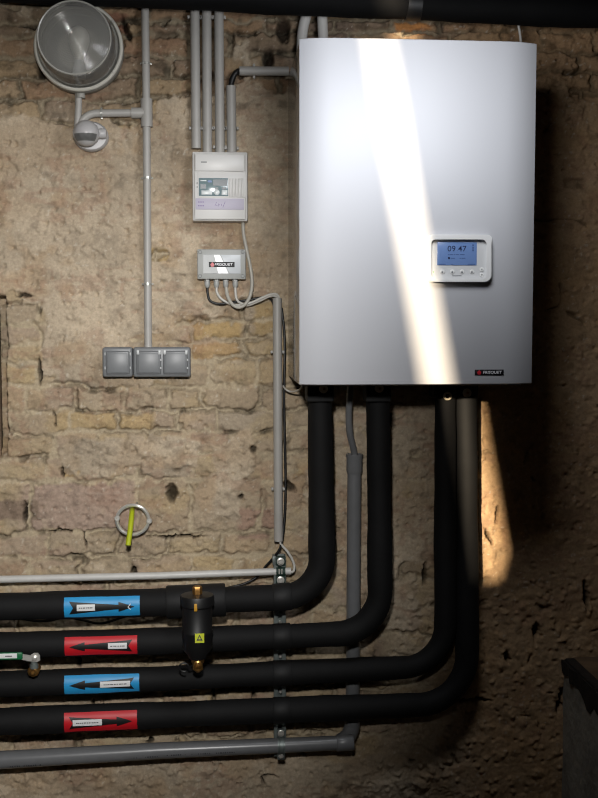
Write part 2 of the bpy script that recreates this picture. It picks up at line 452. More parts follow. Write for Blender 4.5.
    # single stones one can recognise; brick above the boiler painted brighter where sun falls
    for (x, y, rx, ry, c) in ((80,506,58,27,(168,147,131)),(258,524,20,16,(162,136,118)),(216,330,27,10,(176,150,108)),(216,351,27,9,(176,148,110)),(125,421,30,9,(180,156,118)),(78,421,22,9,(176,154,118)),
                              (74,468,12,8,(182,154,110)),(268,318,14,18,(168,146,110)),(160,255,9,6,(174,150,110)),(18,510,22,10,(138,120,104)),(412,26,18,10,(186,130,78)),(330,28,24,10,(118,102,88)),(108,24,20,10,(130,96,78))):
        q = sm(1.12, .82, np.maximum(np.abs((U-x+6*n1)/rx), np.abs((V-y+5*n1)/ry)))[..., None]
        stone = stone*(1-q)+C(c)*q
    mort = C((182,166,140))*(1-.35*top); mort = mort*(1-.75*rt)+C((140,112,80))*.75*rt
    plas = C((182,166,144))*(1-.3*(fbm(U/70, V/70, 41, 4)-.5)[..., None]*2)
    ochre = sm(.55, .75, fbm(U/34, V/30, 42, 3))[..., None]
    plas = plas*(1-.35*ochre)+C((168,138,102))*.35*ochre
    warm = sm(.52, .72, fbm(U/45, V/60, 45, 3))[..., None]
    plas = plas*(1-.4*warm)+C((160,138,112))*.4*warm
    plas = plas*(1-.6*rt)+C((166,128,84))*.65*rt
    s3 = st[..., None]; p3 = P[..., None]
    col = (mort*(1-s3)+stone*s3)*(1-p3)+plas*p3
    red = (sm(.60, .74, ridge(U/20, V/11, 43, 4))*sm(.48, .62, fbm(U/60, V/40, 44, 3)))[..., None]*.45
    red = red*.7; col = col*(1-red)+C((146,110,90))*red
    grime = sm(.58, .80, fbm(U/13, V/10, 46, 4))[..., None]
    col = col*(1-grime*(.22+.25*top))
    speck = sm(.80, .88, fbm(U/3, V/3, 47, 2))[..., None]
    col = col*(1-speck*.45)+C((206,196,180))*speck*.45
    low = sm(.4, -1.2, H/.012)[..., None]  # hollows between plaster patches darkened by depth, shade put into the colour
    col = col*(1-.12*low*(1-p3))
    recess_shade = np.clip(hole*1.0+F_*.6+cr*.5+cr2*.28+crev*.38+deep*(1-st)*(1-P)*.5, 0, 1)[..., None]
    col = col*(1-recess_shade*.85)  # shade inside holes, cracks and open joints, painted into the colour
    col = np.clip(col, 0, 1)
    ny, nx = X.shape
    me = bpy.data.meshes.new('wall_back')
    co_ = np.stack([X, -H, Z], -1).reshape(-1, 3).astype(np.float32)
    idx = np.arange(ny*nx).reshape(ny, nx)
    q = np.stack([idx[:-1, :-1], idx[:-1, 1:], idx[1:, 1:], idx[1:, :-1]], -1).reshape(-1, 4).astype(np.int32)
    nf = len(q)
    me.vertices.add(len(co_)); me.vertices.foreach_set('co', co_.ravel())
    me.loops.add(nf*4); me.loops.foreach_set('vertex_index', q.ravel())
    me.polygons.add(nf); me.polygons.foreach_set('loop_start', np.arange(0, nf*4, 4, dtype=np.int32))
    me.update(calc_edges=True); me.validate()
    me.polygons.foreach_set('use_smooth', np.ones(nf, dtype=bool))
    ca = me.color_attributes.new('stone_colour', 'FLOAT_COLOR', 'POINT')
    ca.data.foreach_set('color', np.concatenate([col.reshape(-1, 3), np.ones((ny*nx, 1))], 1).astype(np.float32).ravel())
    m = bpy.data.materials.new('rubble_masonry'); m.use_nodes = True; nt = m.node_tree; b = nt.nodes['Principled BSDF']
    b.inputs['Roughness'].default_value = .95; b.inputs['Specular IOR Level'].default_value = .15
    at_ = nt.nodes.new('ShaderNodeAttribute'); at_.attribute_name = 'stone_colour'
    tc = nt.nodes.new('ShaderNodeTexCoord')
    n = nt.nodes.new('ShaderNodeTexNoise'); n.inputs['Scale'].default_value = 130; n.inputs['Detail'].default_value = 6; n.inputs['Roughness'].default_value = .7
    r = nt.nodes.new('ShaderNodeMapRange'); r.inputs['From Min'].default_value = .3; r.inputs['From Max'].default_value = .7; r.inputs['To Min'].default_value = .82; r.inputs['To Max'].default_value = 1.16
    mx = nt.nodes.new('ShaderNodeVectorMath'); mx.operation = 'SCALE'
    n2_ = nt.nodes.new('ShaderNodeTexNoise'); n2_.inputs['Scale'].default_value = 110; n2_.inputs['Detail'].default_value = 8; n2_.inputs['Roughness'].default_value = .72
    bp = nt.nodes.new('ShaderNodeBump'); bp.inputs['Strength'].default_value = .6; bp.inputs['Distance'].default_value = .004
    L = nt.links.new
    L(tc.outputs['Object'], n.inputs['Vector']); L(n.outputs['Fac'], r.inputs['Value']); L(at_.outputs['Color'], mx.inputs[0]); L(r.outputs['Result'], mx.inputs['Scale'])
    L(mx.outputs['Vector'], b.inputs['Base Color']); L(tc.outputs['Object'], n2_.inputs['Vector']); L(n2_.outputs['Fac'], bp.inputs['Height']); L(bp.outputs['Normal'], b.inputs['Normal'])
    me.materials.append(m)
    o = bpy.data.objects.new('wall_back', me); COL.objects.link(o); o['kind'] = 'structure'
    return o
rubble_wall()

# ------------------------------------------------------------------ rest of the room
def struct(name, bm, m):
    o = link(name, bm, m, smooth=False); o['kind'] = 'structure'; return o
XL, XR, YB, ZC = -2.6, 1.6, -4.0, 3.4
struct('floor', rbox(NB(), ((XL+XR)/2, YB/2, -.05), (XR-XL+.4, -YB+.4, .1)), M_dirt)
struct('ceiling', rbox(NB(), ((XL+XR)/2, YB/2, ZC+.05), (XR-XL+.4, -YB+.4, .1)), M_ceil)
struct('wall_left', rbox(NB(), (XL-.05, YB/2, ZC/2), (.1, -YB+.2, ZC)), M_room)
struct('wall_right', rbox(NB(), (XR+.05, YB/2, ZC/2), (.1, -YB+.2, ZC)), M_room)
struct('wall_back_end', rbox(NB(), ((XL-1.6)/2, .03, ZC/2), (-1.6-XL, .06, ZC)), M_room)
# the wall behind the camera is split by a slanting gap; the sun comes through it
SUN = Vector((.181, .45, -.08))
def back_at(px, py, y):
    p = at(px, py, y); return p-SUN*((p.y-YB)/SUN.y)
g_rt, g_rb = back_at(374, -56, -.45), back_at(448, 385, -.45)
g_lt, g_lb = back_at(347, -56, -.45), back_at(421, 385, -.45)
zb = back_at(505, 578, 0).z
def on(a, b, z): return a.x+(b.x-a.x)*(z-a.z)/(b.z-a.z)
zt = ZC
lt, lb = on(g_lt, g_lb, zt), on(g_lt, g_lb, zb)
rt_, rb_ = on(g_rt, g_rb, zt), on(g_rt, g_rb, zb)
bm = NB()
for poly in ([(XL-.1, 0), (lb, 0), (lb, zb), (lt, zt), (XL-.1, zt)], [(rb_, 0), (XR+.1, 0), (XR+.1, zt), (rt_, zt), (rb_, zb+.08)], [(lb, 0), (rb_, 0), (rb_, zb+.08), ((lb+rb_)/2+.015, zb), (lb, zb)]):
    prism(bm, [(x, YB, z) for x, z in poly], (0, -.02, 0))
struct('wall_front', bm, M_room)

# low rendered wall running out from the corner at the right, with a dark capping board
xw = at(563, 700, 0).x; zw = at(563, 660, 0).z
n = 40
lowwall = rbox(NB(), ((xw+XR)/2, -.55, zw/2-.012), (XR-xw, 1.12, zw-.03), .006)
lw = struct('wall_low', lowwall, M_plaster)
rs = random.Random(3)
bm = NB(); pts = []
for i in range(n+1):
    y = .0-1.1*i/n
    pts.append((xw-.004+rs.uniform(-.004, .004), y, zw-.020-rs.uniform(0, .022)-.03*min(1, i/9)-(.012 if i % 7 < 3 else 0)*min(1, i/4)))
for i in range(n):
    a, b = pts[i], pts[i+1]
    prism(bm, [(a[0], a[1], a[2]), (b[0], b[1], b[2]), (b[0]-.004, b[1], zw+.004), (a[0]-.004, a[1], zw+.004)], (.03, 0, 0))
rbox(bm, (xw+.012, -.56, zw-.002), (.030, 1.08, .030), .004)
link('splintered_edge', bm, M_plank, lw, 'dark splintered edge board', smooth=False)
link('capping_slab', rbox(NB(), ((xw+.026+XR)/2, -.55, zw-.006), (XR-xw-.026, 1.1, .030), .004), M_dust, lw, 'dusty brown capping')

# board inside the niche at the far left
nb = pbox(NB(), -190, 296, -.6, 462, .012, .05, .003)
tag(link('niche_board', nb, M_board, loc=at(-20, 462, .03)), 'brown board closing the niche beside the jagged dark gap', 'board')

# ------------------------------------------------------------------ wall-run conduits
YC = -.028
def clip_bm(bm, c, d, r, w=.006):
    """metal strap around a conduit at c running along d, with a lug back to the wall"""
    d = Vector(d).normalized()
    lathe(bm, Vector(c)-d*w/2, d, [(r*1.02, 0), (r*1.22, 0), (r*1.22, w), (r*1.02, w)], 20)
    side = d.cross(Vector((0, 1, 0))).normalized()
    for s in (-1, 1):
        rbox(bm, Vector(c)+side*s*r*1.22+Vector((0, .004, 0)), (w*.9, .007, w*.9), .001)
    rbox(bm, (c[0], (c[1]+.004)/2, c[2]), (w, abs(c[1])-.002, w))
    return bm
def saddle_bm(bm, c, d, r):
    """plastic saddle: two nubs beside the conduit and a strip behind it"""
    side = Vector(d).cross(Vector((0, 1, 0))).normalized()
    for s in (-1, 1):
        p = Vector(c)+side*s*(r+.0035); p.y = c[1]+.006
        rbox(bm, p, (.007, .014, .009), .0018)
    rbox(bm, (c[0], (c[1]+r)/2+.004, c[2]), (.010, abs(c[1])-r+.006, .010), .001)
    return bm
def conduit(name, label, pxs, w, m=None, y=YC, clips=(), saddles=(), group=None, cat='conduit', rads=None, hollow=False):
    m = m or M_conduit
    r = w*scl(y)/2
    P = [at(px, py, y) for px, py in pxs]
    if rads: P = fillet(P, rads)
    t = thing(name, label, cat, P[-1], group)
    bm = tube(NB(), P, r, 20)
    if hollow:
        d = (P[0]-P[1]).normalized()
        tube(bm, [P[0]+d*.0008, P[0]+d*.001], [r*.8, r*.8], 20)
    link('pipe', bm, m, t)
    for px, py, ax in clips:
        link('pipe_clip', clip_bm(NB(), at(px, py, y), Vector((0,0,1)) if ax == 'v' else Vector((1,0,0)), r), M_clip, t, 'shiny metal clip')
    for px, py, ax in saddles:
        link('saddle', saddle_bm(NB(), at(px, py, y), Vector((0,0,1)) if ax == 'v' else Vector((1,0,0)), r), M_conduit, t)
    return t, P, r

t, P, r = conduit('conduit', 'tall grey conduit rising from the slate grey sockets past the tee joint', [(144.8, -14), (146.5, 113), (148.2, 349)], 7.6,
                  clips=[(145.8, 63.5, 'v'), (147, 178, 'v'), (147.8, 284, 'v')])
bm = tube(NB(), [at(146.4, 99, YC), at(146.8, 127, YC)], 5.7*scl(YC), 20); tube(bm, [at(147, 113, YC), at(131.5, 113, YC)], 5.2*scl(YC), 20)
link('tee_joint', bm, M_conduit, t)
conduit('conduit', 'grey conduit bending from the tee joint down to the motion detector', [(132, 113), (80, 113.4), (78.5, 140)], 7.4, clips=[(101.5, 113.2, 'h')], rads=[.052])
conduit('conduit', 'short grey conduit between the round lamp and the motion detector', [(78.6, 84), (78.6, 104), (77, 133)], 6.6, y=YC+.002, rads=[.09])

for (x0, x1, ytop, ybot, lab, sd) in (
        (194.4, 196.2, -14, 148.5, 'leftmost of the four grey conduits above the white distribution board', [(194.6, 17), (196, 128)]),
        (206.5, 207.4, -14, 153, 'second grey conduit from the left above the white distribution board', [(206.6, 17), (207.2, 128)]),
        (218.6, 220, -14, 153, 'third grey conduit from the left above the white distribution board', [(218.7, 17), (219.6, 128), (219.9, 147)]),
        (231, 231.8, 86, 153, 'short rightmost grey conduit above the distribution board, ending in a black bend', [(231.6, 128), (231.7, 148)])):
    conduit('conduit', lab, [(x0, ytop), (x1, ybot)], 9.2, saddles=[(a, b, 'v') for a, b in sd], group='grey conduits above the distribution board')
conduit('conduit', 'horizontal grey conduit running from the black bend to the boiler side', [(239.5, 71), (288.5, 71.3)], 8.8, saddles=[(254, 71, 'h')])
bm = NB(); pts = spline([at(231.2, 88, YC), at(231.6, 82, YC), at(234, 75.5, YC), at(238, 71.4, YC), at(242, 71, YC)], 8)
tube(bm, pts, [2.7*scl(YC)*(1.06 if i % 2 else .96) for i in range(len(pts))], 14)
tag(link('flexible_sleeve', bm, M_black, loc=pts[0]), 'black flexible bend joining two grey conduits near the boiler', 'cable sleeve')

t, P, r = conduit('conduit', 'upright grey conduit left of the boiler swallowing the cables', [(277.2, 298), (278.4, 541)], 9.0, hollow=True, y=-.034,
                  saddles=[(277.5, 352, 'v'), (278.1, 489, 'v')])
conduit('conduit', 'white horizontal conduit above the top insulated pipe', [(-170, 583.4), (160, 575.6), (291, 571.0)], 7.2, M_white_cond, y=-.05)
# tubes above the boiler
for pts_, lab in (([(301.5, 86), (301.6, 60), (302, 38), (304, 24), (309, 6)], 'left one of two white tubes curving up behind the boiler top'),
                  ([(323.5, 86), (323.4, 60), (323.2, 38), (322.4, 22), (322, 6)], 'straighter right one of two white tubes behind the boiler top')):
    P = spline([at(a, b, -.034) for a, b in pts_], 6)
    tag(link('riser_tube', tube(NB(), P, 5.1*scl(-.03), 20), M_white_cond, loc=P[0]), lab, 'tube', 'white tubes above the boiler')
P = spline([at(521.2, 82, -.06), at(521.2, 60, -.06), at(521, 46, -.06), at(520, 34, -.06), at(517.6, 21, -.06)], 6)
tag(link('wire', tube(NB(), P, 1.3*scl(-.06), 10), M_whitecab, loc=P[0]), 'thin white wire sticking up behind the boiler top right corner', 'wire')

# ------------------------------------------------------------------ cables
def cable(label, pts, w, m, cat='cable', y=-.03, group=None, name='cable'):
    P = spline([at(p[0], p[1], p[2] if len(p) > 2 else y) for p in pts], 8)
    tag(link(name, tube(NB(), P, w*scl(y)/2, 10), m, loc=P[0]), label, cat, group)
cable('black cable from the leftmost gland of the grey junction box to the upright conduit', [(207.3, 287, -.03), (207.6, 293), (210, 300.5), (218, 303.8), (232, 302.6), (248, 300), (262, 297.6, -.028), (270, 298.5, -.018), (273.5, 304, -.016), (274.5, 312, -.016)], 2.6, M_blackcab)
cable('white cable from the second gland of the junction box into the upright conduit', [(216.5, 287, -.03), (217.2, 293), (222, 299.5), (233, 304.5, -.034), (247, 305.2, -.036), (259, 301, -.036), (268, 296.8, -.036), (274.5, 295.6, -.036), (277.6, 299, -.034), (277.8, 308, -.034)], 2.6, M_whitecab)
cable('white cable from the rightmost gland of the junction box into the upright conduit', [(235.2, 287, -.03), (235.6, 294), (237.4, 300.5), (243, 304, -.042), (252, 302.4, -.042), (262, 297.8, -.042), (270, 294.6, -.042), (276.5, 294.4, -.040), (279.3, 299, -.036), (279.3, 308, -.034)], 2.6, M_whitecab)
cable('thick grey cable looping from the distribution board bottom to the junction box', [(243, 219, -.03), (243.4, 232), (246, 247, -.036), (250.5, 268, -.040), (252, 284, -.042), (250, 296, -.044), (245, 304.4, -.048), (238.5, 307.3, -.05), (232, 304, -.046), (227.6, 296, -.036), (226, 287, -.03)], 3.5, M_greycab)
cable('long black cable running down beside the upright conduit and behind the top pipe', [(281.6, 308, -.019), (284.6, 340, -.021), (284.0, 400, -.022), (285, 450, -.023), (285.6, 490, -.024), (284.4, 520, -.026), (281, 545, -.034), (275, 556, -.030), (266, 566, -.022), (258, 576, -.018), (245, 583.5, -.02), (228, 588, -.02), (214, 594, -.02), (190, 606, -.022), (160, 612, -.022), (128, 616, -.025), (110, 621.5, -.03), (98, 623.4, -.03), (84, 620.5, -.03), (66, 617.5, -.03), (50, 620.5, -.03), (36, 621, -.03), (16, 618, -.03), (-12, 616, -.03), (-60, 619, -.03), (-168, 622, -.03)], 2.6, M_blackcab)
cable('short white cable looping from the upright conduit foot into the white conduit', [(279.4, 536, -.034), (281, 544, -.034), (287, 551), (292, 559), (294.3, 566, -.036), (293, 571.6, -.044), (287, 572.2, -.05)], 2.6, M_whitecab, y=-.036)
cable('thin white cable sagging under the boiler left corner', [(283.2, 386, -.026), (286, 389.6), (291, 391.6, -.06), (297, 390.6, -.10), (302, 387, -.14), (305, 378, -.15)], 1.9, M_whitecab, y=-.05)

# ------------------------------------------------------------------ round lamp
yl = -.062
sc = scl(yl, 78)
c = at(78.5, 46.6, yl)
R = 43.7*sc
t = thing('bulkhead_lamp', 'round glass bulkhead lamp with an ivory ring at the top left', 'lamp', (c.x, 0, c.z))
link('base', lathe(NB(), (c.x, -.004, c.z), (0,-1,0), [(R*.93, 0), (R*1.0, .012), (R*1.0, .05), (R*.97, .056), (R*.86, .056), (R*.8, .016), (0, .016)], 48), M_lampbody, t)
bm = lathe(NB(), (c.x, -.056, c.z), (0,-1,0), [(R*.92, 0), (R*.99, 0), (R*1.005, .004), (R*.995, .010), (R*.965, .013), (R*.935, .011), (R*.92, .004), (R*.92, 0)], 64)
for f in [f for f in bm.faces if len(f.verts) > 8]: bm.faces.remove(f)
link('ring', bm, M_lampring, t)
for a in (35, 145, 215, 325):
    p = Vector((c.x+R*.965*math.cos(math.radians(a)), -.069, c.z+R*.965*math.sin(math.radians(a))))
    link('screw', lathe(NB(), p, (0,-1,0), [(.004, 0), (.004, .003), (.0028, .0042), (0, .0042)], 10), M_bolt, t)
rf = lathe(NB(), (c.x, -.0215, c.z), (0,-1,0), [(R*.78, .0), (R*.5, .0), (0, .001)], 32)
link('reflector', rf, M_reflector, t)
link('glass', lathe(NB(), (c.x, -.058, c.z), (0,-1,0), [(R*.915, 0), (R*.915, .008), (R*.875, .045), (R*.83, .088), (R*.815, .098), (R*.78, .104), (R*.765, .1035), (R*.74, .106), (R*.55, .111), (R*.3, .114), (0, .115)], 64), M_glass, t)
bm = lathe(NB(), (c.x, -.058, c.z), (0,-1,0), [(R*.795, .1005), (R*.81, .1045), (R*.795, .1065), (R*.775, .1050), (R*.775, .1035)], 64)
for f in [f for f in bm.faces if len(f.verts) > 8]: bm.faces.remove(f)
link('glass_rim', bm, M_rim, t)
bx = c.x+.002
link('bulb_holder', lathe(NB(), (bx, -.068, c.z-R*.74), (0,0,1), [(.017, 0), (.019, .01), (.019, .035), (.015, .045), (.0135, .055)], 20), M_plate, t)
link('bulb', lathe(NB(), (bx, -.068, c.z-R*.74+.05), (0,0,1), [(.0135, 0), (.015, .012), (.024, .035), (.030, .055), (.029, .072), (.020, .088), (.008, .095), (0, .096)], 24), M_bulb, t)
link('cable_entry', lathe(NB(), (c.x, -.028, c.z-R*1.0-.012), (0,0,1), [(.013, 0), (.013, .012), (.016, .016)], 16), M_lampbody, t)

# ------------------------------------------------------------------ motion detector
yd = -.07
c = at(86.3, 133.4, yd); s = scl(yd, 86)
t = thing('motion_detector', 'grey ball shaped motion detector under the round lamp', 'motion detector', (c.x, 0, c.z))
b0 = at(90, 135, -.02)
bm = lathe(NB(), (at(91.5, 137, -.02).x, -.012, at(90, 137.5, -.02).z), (0,-1,0), [(.046, 0), (.049, .005), (.049, .022), (.044, .030), (.02, .032)], 36, sx=1.0)
for v in bm.verts: v.co.z = b0.z+(v.co.z-b0.z)*.86
link('base', bm, M_pir, t)
rr = 13*s
prof = [(rr*math.sin(PI*k/18), -rr*math.cos(PI*k/18)) for k in range(19)]
link('head', lathe(NB(), c, (0,0,1), prof, 32), M_pir, t)
bm = NB(); n = 14
lo, hi = -.66*rr, -.12*rr
for rad, flip in ((rr*1.02, 0),):
    ring = []
    for i in range(n+1):
        a = -PI/2+math.radians(-58+116*i/n)
        col_ = []
        for k in range(6):
            z = lo+(hi-lo)*k/5; q = math.sqrt(max(0, rad*rad-z*z))
            col_.append(bm.verts.new((c.x+q*math.cos(a), c.y+q*math.sin(a), c.z+z)))
        ring.append(col_)
    for i in range(n):
        for k in range(5): bm.faces.new((ring[i][k], ring[i+1][k], ring[i+1][k+1], ring[i][k+1]))
bmesh.ops.solidify(bm, geom=bm.faces[:], thickness=.002)
link('lens', bm, M_pirlens, t, 'dark grey lens band')
link('knob', lathe(NB(), (c.x+rr*.86, c.y+.012, c.z+.002), (1,0,0), [(.013, 0), (.0145, .006), (.0145, .020), (.012, .023), (0, .023)], 20), M_pir, t)
link('knob', lathe(NB(), (c.x-rr*.86, c.y+.012, c.z+.001), (-1,0,0), [(.013, 0), (.0135, .002), (.012, .006), (0, .006)], 20), M_pir, t)
link('neck', tube(NB(), [(c.x, -.03, c.z-.012), (c.x, c.y+.01, c.z-.004)], .018, 16), M_pir, t)

# ------------------------------------------------------------------ slate grey wall boxes
def socket_box(name, label, cat, x0, x1, flaps, tabs):
    yf = -.056
    t = thing(name, label, cat, at((x0+x1)/2, 377, 0))
    link('housing', pbox(NB(), x0, 347.2, x1, 377.2, yf, -.006, .0075, 3), M_sock, t)
    for a, b in flaps:
        f = link('flap', pbox(NB(), a, 350.8, b, 374.4, yf-.005, yf+.004, .005, 3), M_sock2, t)
        bm = NB(); pbox(bm, a+2, 352.8, b-2, 372.6, yf-.0062, yf-.003, .003, 2)
        link('raised_face', bm, M_sock, f)
        if tabs:
            for q in (a+1.6, b-1.6):
                tb = NB(); pbox(tb, q-1.3, 350.2, q+1.3, 354.6, yf-.008, yf-.002, .0012)
                link('hinge_tab', tb, M_tab, f, 'pale hinge tab')
            for zz in (360, 368): link('catch', pbox(NB(), b-1.0, zz-1, b+.4, zz+1, yf-.0062, yf-.002, .0008), M_tab, f)
        else:
            for q in (a-.6, b+.6):
                for zz in (354, 368): link('catch', pbox(NB(), q-.5, zz-1.4, q+.5, zz+1.4, yf-.0012, yf+.002, .0006), M_tab, f)
    return t
socket_box('switch_box', 'single slate grey switch box, left of the double socket', 'switch', 102.2, 132.4, [(105.6, 129.6)], False)
socket_box('double_socket', 'double slate grey socket with two hinged flaps under the tall conduit', 'socket', 133.0, 190.6, [(136.2, 161), (163, 187.8)], True)

# ------------------------------------------------------------------ distribution board
yf = -.066
t = thing('distribution_board', 'small white distribution board with a window of breakers and violet label strip', 'fuse box', at(220, 221, 0))
link('enclosure', pbox(NB(), 192.4, 151.8, 247.6, 221, yf, -.004, .004, 2), M_boxwhite, t)
cv = link('cover', pbox(NB(), 194.4, 153.2, 245.8, 219.4, yf-.006, yf+.004, .003, 2), M_boxwhite2, t)
bm = NB(); pbox(bm, 195, 154, 244.6, 171.2, yf-.0105, yf-.004, .003, 2)
link('upper_panel', bm, M_boxwhite2, cv)
bm = NB()
pbox(bm, 197.2, 172, 246, 197.6, yf-.0072, yf-.004, .001)
link('window_surround', bm, M_boxwhite2, cv)
wd = link('breaker_window', pbox(NB(), 198.8, 178, 228.2, 196, yf-.0084, yf-.005, .001), M_win, t, 'grey window over the breakers')
for q in ((213, 179.4, 227.4, 185.8), (200.4, 184, 206, 188.6), (215, 187.3, 218.4, 189.4), (222, 187.3, 226, 189.4)):
    link('breaker', pbox(NB(), *q, yf-.0092, yf-.007), M_windark, wd, 'dark breaker front')
link('breaker', pbox(NB(), 207.8, 180.4, 211.8, 182.4, yf-.0095, yf-.007), M_winblue, wd, 'blue breaker switch')
for q in ((201.4, 190.4, 212, 194.6), (221.6, 190, 227.4, 195), (200.4, 180, 206.4, 181.2)):
    link('breaker_lever', pbox(NB(), *q, yf-.0092, yf-.007, .0006), M_winwhite, wd, 'white breaker lever')
link('breaker_lever', lathe(NB(), at(216.8, 192.4, yf-.007), (0,-1,0), [(.008, 0), (.008, .0016), (.006, .0026), (0, .0026)], 18), M_winwhite, wd, 'round white breaker button')
for i in range(5): link('blanking_plate', pbox(NB(), 229+i*3.1, 178.4, 231.6+i*3.1, 197, yf-.0094, yf-.006, .0012), M_boxwhite, t)
ls = link('label_strip', pbox(NB(), 195.6, 198.4, 244, 209.6, yf-.0075, yf-.004, .0008), M_strip, t, 'violet label strip')
bm = NB()
for px in ([(216.6, 202), (214.8, 206), (217.4, 205.4)], [(218.4, 203.6), (218.6, 206.4), (219.6, 204.2)], [(225.2, 201.6), (222.8, 207.4)], [(221.2, 203.8), (221.8, 206)]):
    tube(bm, [at(a, b, yf-.0076) for a, b in px], .0006, 5)
link('handwriting', bm, M_pen, ls, 'violet pen marks')
for yy in (201.6, 205.4):
    bm = NB()
    for k in range(3): pbox(bm, 198+k*2.2, yy, 199.6+k*2.2, yy+.8, yf-.0082, yf-.007)
    link('printed_line', bm, M_pen, ls)
bm = NB(); pbox(bm, 201, 161.4, 206.8, 162.8, yf-.0112, yf-.009)
link('embossed_mark', bm, M_screwgrey, cv)
for xx in (197.2, 243.2):
    for yy in (183, 187): link('screw', lathe(NB(), at(xx, yy, yf-.007), (0,-1,0), [(.002, 0), (.002, .001), (0, .001)], 10), M_screwgrey, cv)

# ------------------------------------------------------------------ grey junction box
yf = -.05
t = thing('junction_box', 'grey junction box with a logo plate and four cable glands', 'junction box', at(221, 279, 0))
link('body', pbox(NB(), 197.3, 249.2, 245.7, 279.2, yf+.012, -.006, .003, 2), M_jbox, t)
ld = link('lid', pbox(NB(), 197.3, 249.2, 245.7, 279.2, yf, yf+.0115, .003, 2), M_jbox, t)
for px, py in ((200.2, 252), (242.6, 252), (200.2, 276), (242.6, 276)):
    bm = lathe(NB(), at(px, py, yf+.001), (0,-1,0), [(.0056, 0), (.0056, .0022), (.004, .0028), (.004, .0015), (0, .0015)], 18)
    link('screw', bm, M_screwgrey, ld)
lp = link('logo_plate', pbox(NB(), 203, 254.8, 240.6, 273.6, yf-.0015, yf+.002, .0008), M_jplatew, t)
y2 = yf-.0019
link('grey_field', pprism(NB(), [(203.2, 255), (215.5, 255), (222.5, 273.4), (203.2, 273.4)], y2, .001), M_jplateg, lp)
link('white_band', pprism(NB(), [(214.2, 255), (219.6, 255), (228.2, 273.4), (218.4, 273.4)], y2-.0002, .001), M_jband, lp)
link('grey_line', pprism(NB(), [(220.2, 255), (221, 255), (229.8, 273.4), (228.8, 273.4)], y2-.0004, .001), M_jplateg, lp)
lg = link('logo_strip', pbox(NB(), 208.8, 261.9, 234.6, 267.1, y2-.0012, y2+.001), M_badge, lp, 'black strip with red mark and white lettering')
# ORIGIN of lg equals the box origin, so deeper marks stay in the lid's plane
link('red_mark', pprism(NB(), [(212.4, 262.2), (214.4, 264.4), (213.6, 266.6), (211.2, 266.6), (210.4, 264.4)], y2-.0016, .0008), M_red, lp)
link('lettering', text_bm('FRISQUET', at(223.8, 264.6, y2), 17.6*scl(y2), 3.0*scl(y2), y2-.0018, shear=.15, bold=.008), M_text, lp)
for px in (207.2, 216.4, 225.7, 235.2):
    c = at(px, 279, -.03); s = scl(-.03)
    bm = lathe(NB(), (c.x, c.y, c.z), (0,0,-1), [(2.9*s, -.002), (2.9*s, .006)], 6)
    lathe(bm, (c.x, c.y, c.z), (0,0,-1), [(2.5*s, .006), (2.7*s, .009), (2.7*s, .016), (2.2*s, .0215), (1.6*s, .025)], 18)
    link('cable_gland', bm, M_jbox, t)

# ------------------------------------------------------------------ boiler
YFR = -.455; YBK = -.012
zt_, zb_ = at(415, 39.2, YFR).z, at(415, 384.6, YFR).z
xl, xr = at(299.4, 215, -.435).x, at(533.9, 215, -.435).x
t = thing('wall_boiler', 'big white wall hung boiler with a blue display', 'boiler', ((xl+xr)/2, YBK, zb_))
link('casing', rbox(NB(), ((xl+xr)/2, (YBK-.425)/2, (zt_+zb_)/2), (xr-xl-.003, -.425-YBK if False else .425+YBK, zt_-zb_-.006), .002, 2), M_boilerside, t, 'glossy side casing')
prof = []
nseg = 64
cw = .085; dp = .019
for i in range(nseg+1):
    x = xl+(xr-xl)*i/nseg
    d = max(0, cw-(x-xl), cw-(xr-x))/cw
    prof.append((x, YFR-.0025*(1-((x-(xl+xr)/2)/((xr-xl)/2))**2)+dp*d**2.2))
poly = [(xl, -.423)]+prof+[(xr, -.423)]
bm = NB()
bev = .003
rows = []
for z, ins in ((zb_, bev), (zb_+bev*.4, bev*.3), (zb_+bev, 0), (zt_-bev, 0), (zt_-bev*.4, bev*.3), (zt_, bev)):
    rows.append([bm.verts.new((x, min(y+ins, -.4225), z)) for x, y in poly])
for a, b in zip(rows[:-1], rows[1:]):
    for i in range(len(poly)-1): bm.faces.new((a[i], a[i+1], b[i+1], b[i]))
    bm.faces.new((a[-1], a[0], b[0], b[-1]))
bm.faces.new(rows[0][::-1]); bm.faces.new(rows[-1])
link('front_panel', bm, M_boiler, t, 'white curved front panel', ang=30)
yp = YFR-.003
# control panel
cp = link('control_panel', pbox(NB(), 428.2, 234.6, 492, 282.6, yp-.005, yp+.006, .012, 5, axis_only=1), M_panelwhite, t)
def rrect(x0, y0, x1, y1, r, n=6):
    out = []
    for cx, cy, a0 in ((x1-r, y0+r, -90), (x1-r, y1-r, 0), (x0+r, y1-r, 90), (x0+r, y0+r, 180)):
        for k in range(n+1):
            a = math.radians(a0+90*k/n); out.append((cx+r*math.cos(a), cy+r*math.sin(a)))
    return out
def frame(bm, o, i, yf, yi, th):
    """raised frame between an outer and an inner outline, its inner wall falling back to yi"""
    A = [bm.verts.new(at(x, y, yf+th)) for x, y in o]; B = [bm.verts.new(at(x, y, yf)) for x, y in [( (q[0]*.985+p[0]*.015) if 0 else q[0], q[1]) for q, p in zip(o, i)]]
    Cc = [bm.verts.new(at(x, y, yf)) for x, y in i]; D = [bm.verts.new(at(x, y, yi)) for x, y in i]
    n = len(A)
    for k in range(n):
        j = (k+1) % n
        bm.faces.new((A[k], A[j], B[j], B[k])); bm.faces.new((B[k], B[j], Cc[j], Cc[k])); bm.faces.new((Cc[k], Cc[j], D[j], D[k]))
    return bm
yr = yp-.017
link('bezel', frame(NB(), rrect(428.6, 235, 491.4, 281.8, 7), rrect(431.4, 239.4, 486.4, 278.6, 4.5), yr, yp-.0045, .009), M_panelwhite, cp, 'raised white rim')
